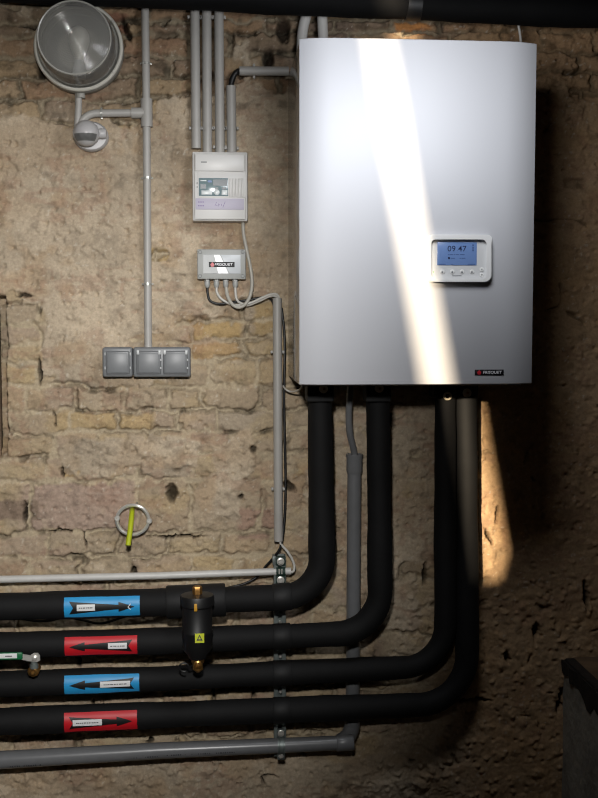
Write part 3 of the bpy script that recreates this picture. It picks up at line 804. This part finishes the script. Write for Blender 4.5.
link('face_plate', pbox(NB(), 431, 239, 487, 279, yp-.0062, yp-.002), M_plate, cp)
sc_ = link('screen', pbox(NB(), 437.4, 242.2, 476.8, 265.2, yp-.0078, yp-.004, .0006), M_screen, cp, 'blue lit display')
link('time', text_bm('09 47', at(457, 248.6, yp-.008), 18.6*scl(yp, 457), 5.6*scl(yp, 457), yp-.0084, bold=.004), M_ink, cp)
bm = NB()
c = at(457.1, 250.6, yp-.008)
rbox(bm, (c.x, yp-.0082, c.z), (.0012, .0004, .0014))
for yy, spans in ((254.6, [(448, 449.6), (450, 453.4), (454, 455), (455.6, 459), (460, 464.6)]), (258.2, [(450.8, 455), (459.6, 461.2), (461.8, 465.4)]), (264.2, [(438.4, 445.6), (451.4, 453.2), (467.8, 475)])):
    for a, b in spans: link('display_line', pbox(NB(), a, yy-.35, b, yy+.35, yp-.0082, yp-.007), M_ink2, cp)
link('display_icon', pbox(NB(), 448, 257, 450, 259, yp-.0084, yp-.007), M_ink, cp)
link('time_dot', bm, M_ink, cp); bm = NB()
for yy in (244.4, 247, 249.4): pbox(bm, 472.4, yy, 473.8, yy+1.6, yp-.0084, yp-.007)
link('display_symbols', bm, M_ink2, cp)
for px in (442.3, 452.2, 462, 471.8):
    bt = link('button', lathe(NB(), at(px, 271.8, yp-.0055), (0,-1,0), [(.0058, 0), (.0058, .0018), (.0048, .0028), (0, .0031)], 20), M_button, cp)
    link('button_mark', lathe(NB(), at(px, 272.2, yp-.0083), (0,-1,0), [(.0026, 0), (.0026, .0006), (0, .0007)], 12), M_btnmark, cp)
for py, sg in ((269.6, 1), (275, -1)):
    c = at(481.6, py, yp-.0055)
    link('button', lathe(NB(), c, (0,-1,0), [(.0056, 0), (.0056, .0018), (.0046, .0028), (0, .0031)], 20), M_button, cp)
    link('button_mark', prism(NB(), [(c.x-.0026, c.y-.0032, c.z-sg*.0014), (c.x+.0026, c.y-.0032, c.z-sg*.0014), (c.x, c.y-.0032, c.z+sg*.0022)], (0, .0006, 0)), M_btnmark, cp)
link('indicator', lathe(NB(), at(433.4, 272, yp-.006), (0,-1,0), [(.0015, 0), (.0015, .001), (0, .0012)], 10), M_ledgreen, cp)
bm = NB(); pbox(bm, 452.4, 275.4, 461.6, 276.2, yp-.0066, yp-.005)
link('small_print', bm, M_btnmark, cp)
# badge
yb_ = YFR-.0005
bg = link('badge', pbox(NB(), 474.8, 369.6, 503.8, 375.2, yb_-.0028, yb_+.012, .0006), M_badge, t, 'black maker badge with red mark')
link('red_mark', pprism(NB(), [(479.4, 370.0), (481.2, 372.2), (480.6, 374.6), (477.8, 374.6), (477, 372.2)], yb_-.0034, .001), M_red, bg)
link('lettering', text_bm('FRISQUET', at(492.2, 372.5, yb_), 18.8*scl(yb_, 490), 3.2*scl(yb_, 490), yb_-.0036, shear=.15, bold=.008), M_text, bg)
# underside plate
link('bottom_plate', rbox(NB(), ((xl+xr)/2, -.2, zb_-.001), (xr-xl-.02, .36, .012), .002), M_plate, t)

# ------------------------------------------------------------------ insulated pipes
YP = -.135
def wobble(P, r0, r1, sd, amp=.0012):
    rs = random.Random(sd); n = len(P); out = []
    ph = [rs.uniform(0, 6) for _ in range(3)]
    L = 0; prev = P[0]
    tot = sum((P[i+1]-P[i]).length for i in range(n-1))
    for p in P:
        L += (p-prev).length; prev = p
        out.append(r0+(r1-r0)*L/tot+amp*(math.sin(L*9+ph[0])+.6*math.sin(L*23+ph[1])+.3*math.sin(L*57+ph[2])))
    return out
PIPES = {}
PY = {'a': -.125, 'b': -.115, 'c': -.094, 'd': -.096}
def pipe(key, label, hz, corner, vx, vtop, rb, r0, r1, top_y=-.175, seed=0):
    y0 = PY[key]
    P = [at(a, b, y0) for a, b in hz]+[at(corner[0], corner[1], y0-(0 if key in 'ab' else -.02)), at(vx, vtop, top_y)]
    rads = [.6]*(len(hz)-1)+[rb]
    path = dense(fillet(P, rads, 16), .02)
    rad = wobble(path, r0, r1, seed)
    t = thing('insulated_pipe', label, 'pipe', path[0], 'insulated heating pipes')
    link('insulation', tube(NB(), path, rad, 28), M_foam, t)
    PIPES[key] = (t, path, rad)
    return t
def near(key, px):
    """index of the horizontal-run point of a pipe nearest to picture column px"""
    t, path, rad = PIPES[key]
    best = min(range(len(path)), key=lambda i: abs(uv_of(path[i].x, path[i].y, path[i].z)[0]-px)+(1000 if uv_of(*path[i])[1] < 585 else 0))
    return best
def sleeve(key, p0, p1, k=1.05, m=None, name='sleeve'):
    t, path, rad = PIPES[key]
    a = point_on(key, p0); b = point_on(key, p1)
    bm = NB(); c = [a[0], a[0]+(b[0]-a[0])*.04, a[0]+(b[0]-a[0])*.5, a[0]+(b[0]-a[0])*.96, b[0]]
    ra = a[1]*k
    tube(bm, c, [ra-.0015, ra, ra, ra, ra-.0015], 28)
    return link(name, bm, m or M_foam2, t)
def point_on(key, px):
    t, path, rad = PIPES[key]
    for i in range(len(path)-1):
        u0, u1 = uv_of(*path[i])[0], uv_of(*path[i+1])[0]
        if u0 <= px <= u1:
            f = (px-u0)/(u1-u0); return path[i]+(path[i+1]-path[i])*f, rad[i]+(rad[i+1]-rad[i])*f
    return path[0], rad[0]
pipe('a', 'topmost of the four black insulated pipes, carrying the black filter', [(-170, 611.2), (160, 602.4), (255, 598.4)], (322.5, 595.6), 319.5, 372, .115, .0410, .0360, seed=1)
pipe('b', 'second black insulated pipe from the top, with the upper red arrow', [(-170, 649.8), (160, 641.2), (300, 635.6)], (380.6, 632), 377.6, 372, .125, .0394, .0342, seed=2)
pipe('c', 'third black insulated pipe from the top, carrying the green lever valve', [(-170, 690), (160, 678.8), (300, 672.2)], (445.5, 665.6), 445.2, 372, .125, .0386, .0316, top_y=-.085, seed=3)
pipe('d', 'lowest of the four black insulated pipes, with the lower red arrow', [(-170, 728.6), (160, 715), (300, 709.4)], (467.2, 703), 466.4, 372, .145, .0412, .0322, top_y=-.068, seed=4)
for k, (x0, x1) in {'a': (273, 291), 'b': (273, 290.5), 'c': (273, 291), 'd': (273, 290)}.items():
    sleeve(k, x0, x1, 1.055)

# flow stickers on the pipe fronts
def wrap(bm, key, x0, x1, cols, half, lift, tilt=0.):
    """cols: list of (u, lo, hi) with u 0..1 along the sticker and lo/hi -1..1 across it"""
    a, ra = point_on(key, x0); b, rb2 = point_on(key, x1)
    d = (b-a).normalized(); up = Vector((0,0,1)); up = (up-d*up.dot(d)).normalized(); out = d.cross(up)
    if out.y > 0: out = -out
    nv = 9; rows = []
    # the camera looks a little down on the pipes, so the stickers sit a touch above their front line
    for u, lo, hi in cols:
        p = a+(b-a)*u; pp, r = point_on(key, x0+(x1-x0)*u)
        p = pp; r = r+lift
        rows.append([bm.verts.new(p+(out*math.cos(t_)+up*math.sin(t_))*r) for t_ in [(half*(lo+(hi-lo)*k/(nv-1))+tilt) for k in range(nv)]])
    for A, B in zip(rows[:-1], rows[1:]):
        for k in range(nv-1): bm.faces.new((A[k], B[k], B[k+1], A[k+1]))
    return bm
def fill(u0, u1, lo0, hi0, lo1, hi1, n=8):
    return [(u0+(u1-u0)*i/n, lo0+(lo1-lo0)*i/n, hi0+(hi1-hi0)*i/n) for i in range(n+1)]
def sticker(key, x0, x1, m, right, tagspan, label, tilt, scratched=False):
    t = PIPES[key][0]; half = math.radians(43)
    bm = wrap(NB(), key, x0, x1, fill(0, 1, -1, 1, -1, 1, 14), half, .0016, tilt)
    st = link('flow_sticker', bm, m, t, label)
    def f(u): return u if right else 1-u
    bm = NB()
    # tail with a notch, then a tapering shaft, then the head
    def strip(u0, u1, lo0, hi0, lo1, hi1):
        c = [(f(u), lo, hi) for u, lo, hi in fill(u0, u1, lo0, hi0, lo1, hi1)]
        wrap(bm, key, x0, x1, c if right else c[::-1], half, .0024, tilt)
    strip(.07, .12, .56, .60, 0., .54); strip(.07, .12, -.60, -.56, -.54, 0.)
    strip(.12, .72, -.54, .54, -.20, .20); strip(.72, .93, -.46, .46, -.02, .02)
    link('arrow', bm, M_arrow, st, 'black printed arrow')
    bm = NB(); u0, u1 = tagspan
    wrap(bm, key, x0, x1, fill(u0, u1, -.26, .30, -.26, .30), half, .0032, tilt)
    link('tag', bm, M_paper, st, 'white text tag')
    bm = NB(); uu = u0+(u1-u0)*.12; end = u1-(u1-u0)*.12
    while uu < end:
        w = random.uniform(.012, .04); wrap(bm, key, x0, x1, fill(uu, min(uu+w, end), -.03, .05, -.03, .05, 2), half, .0038, tilt); uu += w+.008
    link('tag_print', bm, M_tagink, st)
    if scratched:
        bm = NB()
        wrap(bm, key, x0, x1, fill(.845, .88, -.06, .02, .2, .3, 3), half, .0032, tilt); wrap(bm, key, x0, x1, fill(.845, .88, -.08, .0, -.3, -.2, 3), half, .0032, tilt)
        link('scuff', bm, M_paper, st)
sticker('a', 65.8, 140.6, M_blue, True, (.17, .41), 'blue sticker with a scuffed black arrow', math.radians(1), True)
sticker('b', 66.2, 138, M_redst, False, (.60, .86), 'red sticker with a left pointing arrow', math.radians(1))
sticker('c', 65.8, 140, M_blue, False, (.48, .88), 'blue sticker with a left pointing arrow', math.radians(2))
sticker('d', 65.8, 138, M_redst, True, (.12, .52), 'red sticker with a right pointing arrow', math.radians(1))

# shut-off connections under the boiler
for px, py, x0, x1, yy, lab in ((323.4, 388.8, 307, 334, 402, 'leftmost pipe connection under the boiler, with a beige plug'), (379, 388.2, 366, 391.5, 402, 'second pipe connection from the left under the boiler, with a beige plug'),
                            (447.4, 396, 433.4, 457.6, 398, 'third pipe connection under the boiler, its beige plug set lowest'), (466.8, 392.8, 457.8, 477.4, 398, 'rightmost pipe connection under the boiler, beside the sunlit stone')):
    yv = -.222 if px < 400 else -.112
    t = thing('isolating_valve', lab, 'pipe connection', at((x0+x1)/2, yy, -.18), 'pipe connections under the boiler')
    link('body', pbox(NB(), x0, 379, x1, yy, yv, yv+.072, .005, 2), M_foam2, t)
    c = at(px, py, yv); s = scl(yv)
    link('plug', lathe(NB(), c, (0,-1,0), [(4.5*s, -.002), (4.5*s, .004), (4.0*s, .006), (2.3*s, .006), (2.2*s, .002), (0, .002)], 24), M_beige, t, 'beige ring plug')
    link('plug_screw', hexa(NB(), c+Vector((.002, -.002, 0)), (0,-1,0), 1.5*s, .003), M_brassd, t)

# ------------------------------------------------------------------ filter on the top pipe
p0, r0 = point_on('a', 197)
t = thing('magnetic_filter', 'black canister filter with brass fittings on the top insulated pipe', 'filter', (p0.x, p0.y, at(197, 672, -.2).z))
a, ra = point_on('a', 166.5); b, rb2 = point_on('a', 225.5)
d = b-a
link('tee_insulation', tube(NB(), [a, a+d*.03, a+d*.97, b], [ra*1.13, ra*1.19, ra*1.19, ra*1.13], 28), M_foam2, t)
yF = PY['a']-.087
s = scl(yF, 197)
def zz(py): return at(197, py, yF).z
cx = at(197.2, 620, yF).x
Rl = 17.3*s
link('lid', lathe(NB(), (cx, yF, 0), (0,0,1), [(Rl*.92, zz(606)), (Rl, zz(604.5)), (Rl, zz(596.5)), (Rl*.95, zz(594.8)), (Rl*.5, zz(594.2)), (0, zz(594))], 40), M_black, t)
link('canister', lathe(NB(), (cx, yF, 0), (0,0,1), [(8.6*s, zz(658)), (9.2*s, zz(655.5)), (15.0*s, zz(648.5)), (15.2*s, zz(634)), (15.9*s, zz(632)), (15.9*s, zz(630)), (15.2*s, zz(629)), (15.4*s, zz(606))], 40), M_black, t)
link('neck', tube(NB(), [(cx, PY['a'], p0.z), (cx, yF+.02, p0.z)], .024, 16), M_black, t)
link('bleed_cap', hexa(NB(), (cx+.001, yF, zz(594.6)), (0,0,1), 5.0*s, .024), M_brass, t, 'brass bleed cap')
bm = NB(); pbox(bm, 194, 603.8, 197.2, 611.6, yF-17*s-.001, yF-14*s, .001)
link('gauge_window', bm, M_yellow, t, 'yellow gauge window')
def curved(x0, x1, y0, y1, rad):
    bm = NB(); rows = []
    xa, xb = at(x0, (y0+y1)/2, yF-rad).x, at(x1, (y0+y1)/2, yF-rad).x
    for i in range(9):
        x = xa+(xb-xa)*i/8; q = yF-math.sqrt(max(1e-9, rad*rad-(x-cx)**2))
        rows.append([bm.verts.new((x, q, at(197, y1, q).z)), bm.verts.new((x, q, at(197, y0, q).z))])
    for A, B in zip(rows[:-1], rows[1:]): bm.faces.new((A[0], B[0], B[1], A[1]))
    return bm
yl_ = link('warning_label', curved(195, 204.2, 633.6, 643, 16.1*s+.001), M_ylabel, t, 'yellow warning label')
bm = NB(); yq = yF-16.1*s-.0022
for tri in ([(199.6, 634.6), (202.6, 640.6), (201.6, 640.6), (199.6, 636.4)], [(199.6, 634.6), (199.6, 636.4), (197.6, 640.6), (196.6, 640.6)], [(197.4, 639.4), (201.8, 639.4), (202.2, 640.6), (197, 640.6)]):
    pprism(bm, tri, yq, .001)
link('warning_sign', bm, M_tagink, yl_)
c = (cx+.001, yF, zz(656))
bm = hexa(NB(), (c[0], c[1], zz(663)), (0,0,1), 6.6*s, zz(656)-zz(663)); lathe(bm, (c[0], c[1], zz(672)), (0,0,1), [(2.2*s, 0), (5.4*s, .008), (5.2*s, zz(663)-zz(672))], 14)
lathe(bm, (c[0], c[1]-3*s, zz(663)), (0,-1,0), [(4.2*s, 0), (4.2*s, .01), (2.6*s, .012), (2.4*s, .004), (0, .004)], 18)
link('drain_cock', bm, M_brassd, t, 'brass drain cock')
link('drain_screw', lathe(NB(), (c[0], c[1]-3*s-.004, zz(663)), (0,-1,0), [(1.8*s, 0), (1.8*s, .008), (0, .009)], 10), M_brass, t)
bm = NB(); P = [Vector((cx-.038+.013*math.cos(q), yF+.01, zz(668)+.012*math.sin(q))) for q in [2*PI*i/20 for i in range(17)]]
tube(bm, P, .0022, 8); tube(bm, [P[0], Vector((c[0], yF+.004, zz(664)))], .0022, 8)
link('cap_strap', bm, M_blackcab, t)

# ------------------------------------------------------------------ green lever valve
pv, rv = point_on('c', 33)
yV = PY['c']-.055
t = thing('ball_valve', 'brass valve with a green lever on the third pipe at the left', 'valve', (pv.x, pv.y, pv.z))
s = scl(yV, 30)
c = at(33.5, 671, yV)
bm = lathe(NB(), c, (0,-1,0), [(6.2*s, -.03), (6.2*s, .004), (5.0*s, .008), (3.4*s, .010), (3.2*s, .004), (0, .004)], 8)
link('valve_body', bm, M_brassd, t)
link('outlet', lathe(NB(), (c.x, c.y-.004, c.z-.001), (0,-1,0), [(2.6*s, 0), (2.6*s, .010), (1.6*s, .014), (0, .014)], 14), M_brass, t)
cs = at(34, 663, yV)
link('stem', lathe(NB(), (cs.x, cs.y, at(34, 668, yV).z), (0,0,1), [(4.6*s, 0), (4.6*s, .010), (3.4*s, .012), (3.4*s, .030)], 12), M_zinc, t)
bm = pprism(NB(), [(21, 654), (30, 655.6), (34, 653), (38, 653.2), (40, 656), (40, 660.6), (37, 662), (30, 661.4), (21, 659.6)], yV-.014, .004)
lathe(bm, at(34.5, 658, yV-.014), (0,-1,0), [(.008, 0), (.008, .004), (.004, .006), (0, .006)], 6)
lv = link('lever', bm, M_bolt, t, 'bare steel lever end')
gr = link('grip', pbox(NB(), -18, 653, 22.4, 660.2, yV-.018, yV-.009, .003, 2), M_greenlever, t, 'green lever grip')
link('grip_label', pbox(NB(), -10, 653.8, 17, 658.6, yV-.0192, yV-.014, .0004), M_paper, gr, 'white grip label')
bm = NB(); pbox(bm, 5, 655.8, 12, 656.7, yV-.0198, yV-.018)
link('grip_print', bm, M_tagink, gr)

# ------------------------------------------------------------------ mounting rail and clamps
t = thing('mounting_rail', 'galvanised upright rail carrying the pipes left of the boiler drops', 'rail', at(280, 758, 0))
bm = NB()
xa, xb = at(274.5, 650, -.06).x, at(285.5, 650, -.06).x
za, zb2 = at(280, 556.5, -.06).z, at(280, 757, -.06).z
w = .0025
rbox(bm, ((xa+xb)/2, -.024, (za+zb2)/2), (xb-xa, w, za-zb2))
for xx in (xa, xb): rbox(bm, (xx, -.0385, (za+zb2)/2), (w, .03, za-zb2))
for xx, sg in ((xa, 1), (xb, -1)): rbox(bm, (xx+sg*.005, -.0535, (za+zb2)/2), (.0115, w, za-zb2), .0006)
link('channel', bm, M_zinc, t, smooth=False)
for py in (622, 655, 690, 728):
    link('bolt', lathe(NB(), at(280, py, -.026), (0,-1,0), [(.005, 0), (.005, .018), (.003, .022), (0, .022)], 8), M_bolt, t)
for key in 'abcd':
    p, r = point_on(key, 281)
    link('bracket_rod', tube(NB(), [(p.x, -.026, p.z), (p.x, p.y+r*.8, p.z)], .006, 10), M_zinc, t)
cl = thing('pipe_clamp', 'dark green lined clamp with two bright bolts on the white conduit', 'pipe clamp', at(280.6, 571, -.06), 'pipe clamps on the rail')
bm = NB(); ycl = -.062
s = scl(ycl, 280); cc = at(280.6, 571.4, -.05)
lathe(bm, (cc.x-4.6*s, cc.y, cc.z), (1,0,0), [(3.9*s, 0), (5.0*s, 0), (5.0*s, 9.2*s), (3.9*s, 9.2*s)], 24)
for py in (561.2, 580.8): pbox(bm, 276, py-4.6, 285.3, py+4.4, -.066, -.052, .0015)
link('band', bm, M_green, cl)
for py in (561.5, 580.2):
    bm = lathe(NB(), at(280.6, py, -.066), (0,-1,0), [(3.9*s, 0), (3.9*s, .002), (3.2*s, .003)], 18); hexa(bm, at(280.6, py, -.068), (0,-1,0), 2.7*s, .007)
    link('bolt', bm, M_bolt, cl, 'bright bolt')
bm = NB(); 
for dx in (-1.3, 1.3): tube(bm, [at(280.6+dx, 569, -.0675), at(280.6+dx, 574, -.0675)], .0022, 8)
link('spacer', bm, M_bolt, cl)
link('side_tab', pbox(NB(), 272.6, 556.6, 275.6, 564.6, -.06, -.03, .001), M_zinc, cl)

# ------------------------------------------------------------------ grey drain
YD = -.075
P = [at(a, b, YD) for a, b in ((-170, 770), (160, 750.6), (300, 744.6), (350, 742.2))]
t = thing('drain_pipe', 'grey horizontal drain pipe below the insulated pipes', 'pipe', P[0])
path = dense(P, .04)
link('pipe', tube(NB(), path, [.0280+(.0210-.0280)*i/(len(path)-1) for i in range(len(path))], 28), M_drain, t)
a_, b_ = at(330, 743.2, YD), at(353.5, 742, YD)
link('elbow_socket', tube(NB(), [at(336, 743, YD), at(337, 743, YD), at(352.4, 742.1, YD), b_], [.0225, .0245, .0245, .022], 28), M_drain, t)
bm = NB()
rr_ = .0262
def drain_print(x0, x1, ang):
    n = max(1, int((x1-x0)/2.2)); 
    for i in range(n):
        u = x0+(x1-x0)*i/n
        if random.random() < .25: continue
        for f in range(len(P)-1):
            ua, ub = uv_of(*P[f])[0], uv_of(*P[f+1])[0]
            if ua <= u <= ub:
                p = P[f]+(P[f+1]-P[f])*((u-ua)/(ub-ua)); r_ = .0262-.005*(u/350)+.0004
                q = p+Vector((0, -math.cos(ang), math.sin(ang)))*r_
                w_ = random.uniform(.6, 1.6)*scl(YD); h_ = .0034*random.uniform(.7, 1)
                rbox(bm, q, (w_, .0012, h_))
drain_print(3, 42, -.5); drain_print(134, 160, -.35); drain_print(163, 236, -.25)
link('pipe_print', bm, M_drainink, t, 'dark print along the pipe')
cl = thing('pipe_clamp', 'galvanised clamp holding the grey drain pipe under the rail', 'pipe clamp', at(281, 745, -.06), 'pipe clamps on the rail')
pc = at(281, 745.4, YD)
bm = NB(); lathe(bm, (pc.x-.011, pc.y, pc.z), (1,0,0), [(.0225, 0), (.0252, 0), (.0252, .022), (.0225, .022)], 28)
for dx in (-.0055, .0045): lathe(bm, (pc.x+dx, pc.y, pc.z), (1,0,0), [(.0252, 0), (.0266, .001), (.0266, .003), (.0252, .004)], 28)
for py in (733.4, 756.4): pbox(bm, 277.4, py-3.4, 284.6, py+3.4, -.082, -.066, .001)
link('band', bm, M_zinc, cl)
for py, q in ((733.2, 3.4), (756, 2.6)):
    bm = lathe(NB(), at(281, py, -.082), (0,-1,0), [(q*s, 0), (q*s, .002), (q*.8*s, .003)], 18); hexa(bm, at(281, py, -.084), (0,-1,0), q*.66*s, .007)
    link('bolt', bm, M_bolt, cl, 'bright bolt')

YV2 = -.037
P = [at(354.4, 455, YV2), at(353.4, 600, YV2), at(352.4, 724, YV2)]
t = thing('standpipe', 'grey upright waste pipe with an open socket between the black drops', 'pipe', P[-1])
bm = NB(); r_ = 7.1*scl(YV2)
tube(bm, P, r_, 28)
link('pipe', bm, M_drain, t)
c = P[0]; r2 = 8.1*scl(YV2)
zs_ = at(354.4, 471, YV2).z
link('socket', lathe(NB(), (c.x, c.y, zs_), (0,0,1), [(r_, -.008), (r2, 0), (r2, c.z-zs_-.008), (r2*1.06, c.z-zs_-.004), (r2*1.06, c.z-zs_+.003), (r2*.86, c.z-zs_+.003), (r2*.84, c.z-zs_-.03), (0, c.z-zs_-.03)], 28), M_drain, t)
pts = spline([at(352.4, 720, YV2), at(351.6, 728, YV2), at(348, 736, -.052), at(341, 741.5, -.070)], 6)
link('swept_elbow', tube(NB(), pts, r_*1.14, 24), M_drain, t)
P = spline([at(350.4, 370, -.12), at(350, 392, -.11), at(348.8, 414, -.09), at(350, 434, -.07), at(354.2, 452, YV2), at(354.6, 460, YV2)], 8)
tag(link('condensate_hose', tube(NB(), P, 3.4*scl(-.09), 14), M_drain, loc=P[-1]), 'grey hose hanging from the boiler into the upright waste pipe', 'hose')

# ------------------------------------------------------------------ pipe ring on the wall with the yellow-green stub
yR = -.035
c = at(132.8, 519.6, yR); s = scl(yR, 133)
t = thing('pipe_ring', 'open metal pipe ring on the stone wall around the yellow stub', 'pipe ring', (c.x, 0, c.z))
bm = NB(); N_ = 48
P = [Vector((c.x+16.2*s*math.cos(2*PI*i/N_), c.y, c.z+14.8*s*math.sin(2*PI*i/N_))) for i in range(N_+1)]
for hb, rad in ((0, .0),):
    prof_ = [(14.4*s, -.008), (16.0*s, -.011), (17.4*s, -.008), (17.6*s, .008), (16.0*s, .011), (14.4*s, .008), (14.4*s, -.008)]
    lathe(bm, c, (0,-1,0), prof_[:-1]+[prof_[0]], 56)
# drop the end caps lathe() adds, the ring is open
for f in [f for f in bm.faces if len(f.verts) > 8]: bm.faces.remove(f)
for v in bm.verts: v.co.z = c.z+(v.co.z-c.z)*.94
link('ring', bm, M_bolt, t)
for px, py in ((117.2, 518.4), (149.2, 520.8)):
    bm = lathe(NB(), at(px, py, yR-.006), (0,-1,0), [(2.9*s, -.008), (2.9*s, .004), (2.2*s, .006), (1.0*s, .006), (.9*s, .004), (0, .004)], 16)
    link('screw', bm, M_bolt, t)
link('stud', tube(NB(), [(c.x+.01, .02, c.z+14.6*s), (c.x+.01, c.y, c.z+14.4*s)], .004, 8), M_zinc, t)
P = [at(132.3, 508, .01), at(131.8, 514, -.04), at(130.4, 528, -.075), at(128.4, 543, -.10), at(128.1, 546, -.104)]
bm = tube(NB(), spline(P, 5), [2.5*s]*5+[2.7*s]*11+[2.8*s]*3+[2.2*s]+[1.2*s], 16) if False else NB()
sp = spline(P, 5); tube(bm, sp, [2.65*s if i < len(sp)-2 else (2.3*s if i == len(sp)-2 else 1.5*s) for i in range(len(sp))], 16)
tag(link('sheath_stub', bm, M_yg, loc=P[0]), 'yellow green tube stub poking out of the wall through the ring', 'tube')

# ------------------------------------------------------------------ black duct under the ceiling
YDU = -.086
rD = .043
def duct_c(px, edge):
    p = at(px, edge, YDU); return p+Vector((0, 0, rD*1.0))
A = duct_c(20, 2.6); B = duct_c(560, 26.5)
d = (B-A).normalized()
t = thing('insulated_duct', 'fat black wrapped duct running along the top of the wall', 'duct', A)
P = dense([A-d*1.2, B+d*.45], .03)
link('wrap', tube(NB(), P, wobble(P, rD, rD, 9, .0016), 40), M_duct, t)
def on_duct(px):
    return min(P, key=lambda p: abs(uv_of(*p)[0]-px))
q = on_duct(409)
link('joint_tape', tube(NB(), [q-d*.021, q-d*.02, q+d*.02, q+d*.021], [rD, rD*1.025, rD*1.025, rD], 40), M_seam, t)

# ------------------------------------------------------------------ light
def area(name, loc, target, size, power, color, spread=PI, shape='DISK'):
    l = bpy.data.lights.new(name, 'AREA'); l.shape = shape; l.size = size; l.energy = power; l.color = color; l.spread = spread
    o = bpy.data.objects.new(name, l); COL.objects.link(o); o.location = loc
    o.rotation_euler = (Vector(target)-Vector(loc)).to_track_quat('-Z', 'Y').to_euler()
    return o
area('boiler_fill_area', (.43, -1.01, 2.13), (.44, -.4, 1.88), 0.36, 5.7, (.95, .97, 1))  # added area light without a fixture, brightens the boiler front
sp = bpy.data.lights.new('wall_fill_spot', 'SPOT'); sp.energy = 255; sp.spot_size = math.radians(62); sp.spot_blend = 1; sp.shadow_soft_size = .06; sp.color = (1, .985, .955)  # added spot near the camera, flash-like fill for the left wall
so = bpy.data.objects.new('wall_fill_spot', sp); COL.objects.link(so); so.location = (-.05, -2.8, 1.85)
so.rotation_euler = (Vector((-.70, 0, 1.12))-so.location).to_track_quat('-Z', 'Y').to_euler()
s_ = bpy.data.lights.new('sun', 'SUN'); s_.energy = 9.5; s_.angle = math.radians(.85); s_.color = (1, .82, .58)
so = bpy.data.objects.new('sun', s_); COL.objects.link(so); so.location = (-2, -6, 4)
so.rotation_euler = SUN.to_track_quat('-Z', 'Y').to_euler()
w = bpy.data.worlds.new('world'); bpy.context.scene.world = w; w.use_nodes = True
w.node_tree.nodes['Background'].inputs['Color'].default_value = (.6, .75, 1, 1)
w.node_tree.nodes['Background'].inputs['Strength'].default_value = .3
sc0 = bpy.context.scene
sc0.cycles.filter_width = 1.15
sc0.view_settings.view_transform = 'Standard'; sc0.view_settings.look = 'None'
sc0.view_settings.exposure = 0; sc0.view_settings.gamma = 1; sc0.view_settings.use_curve_mapping = False
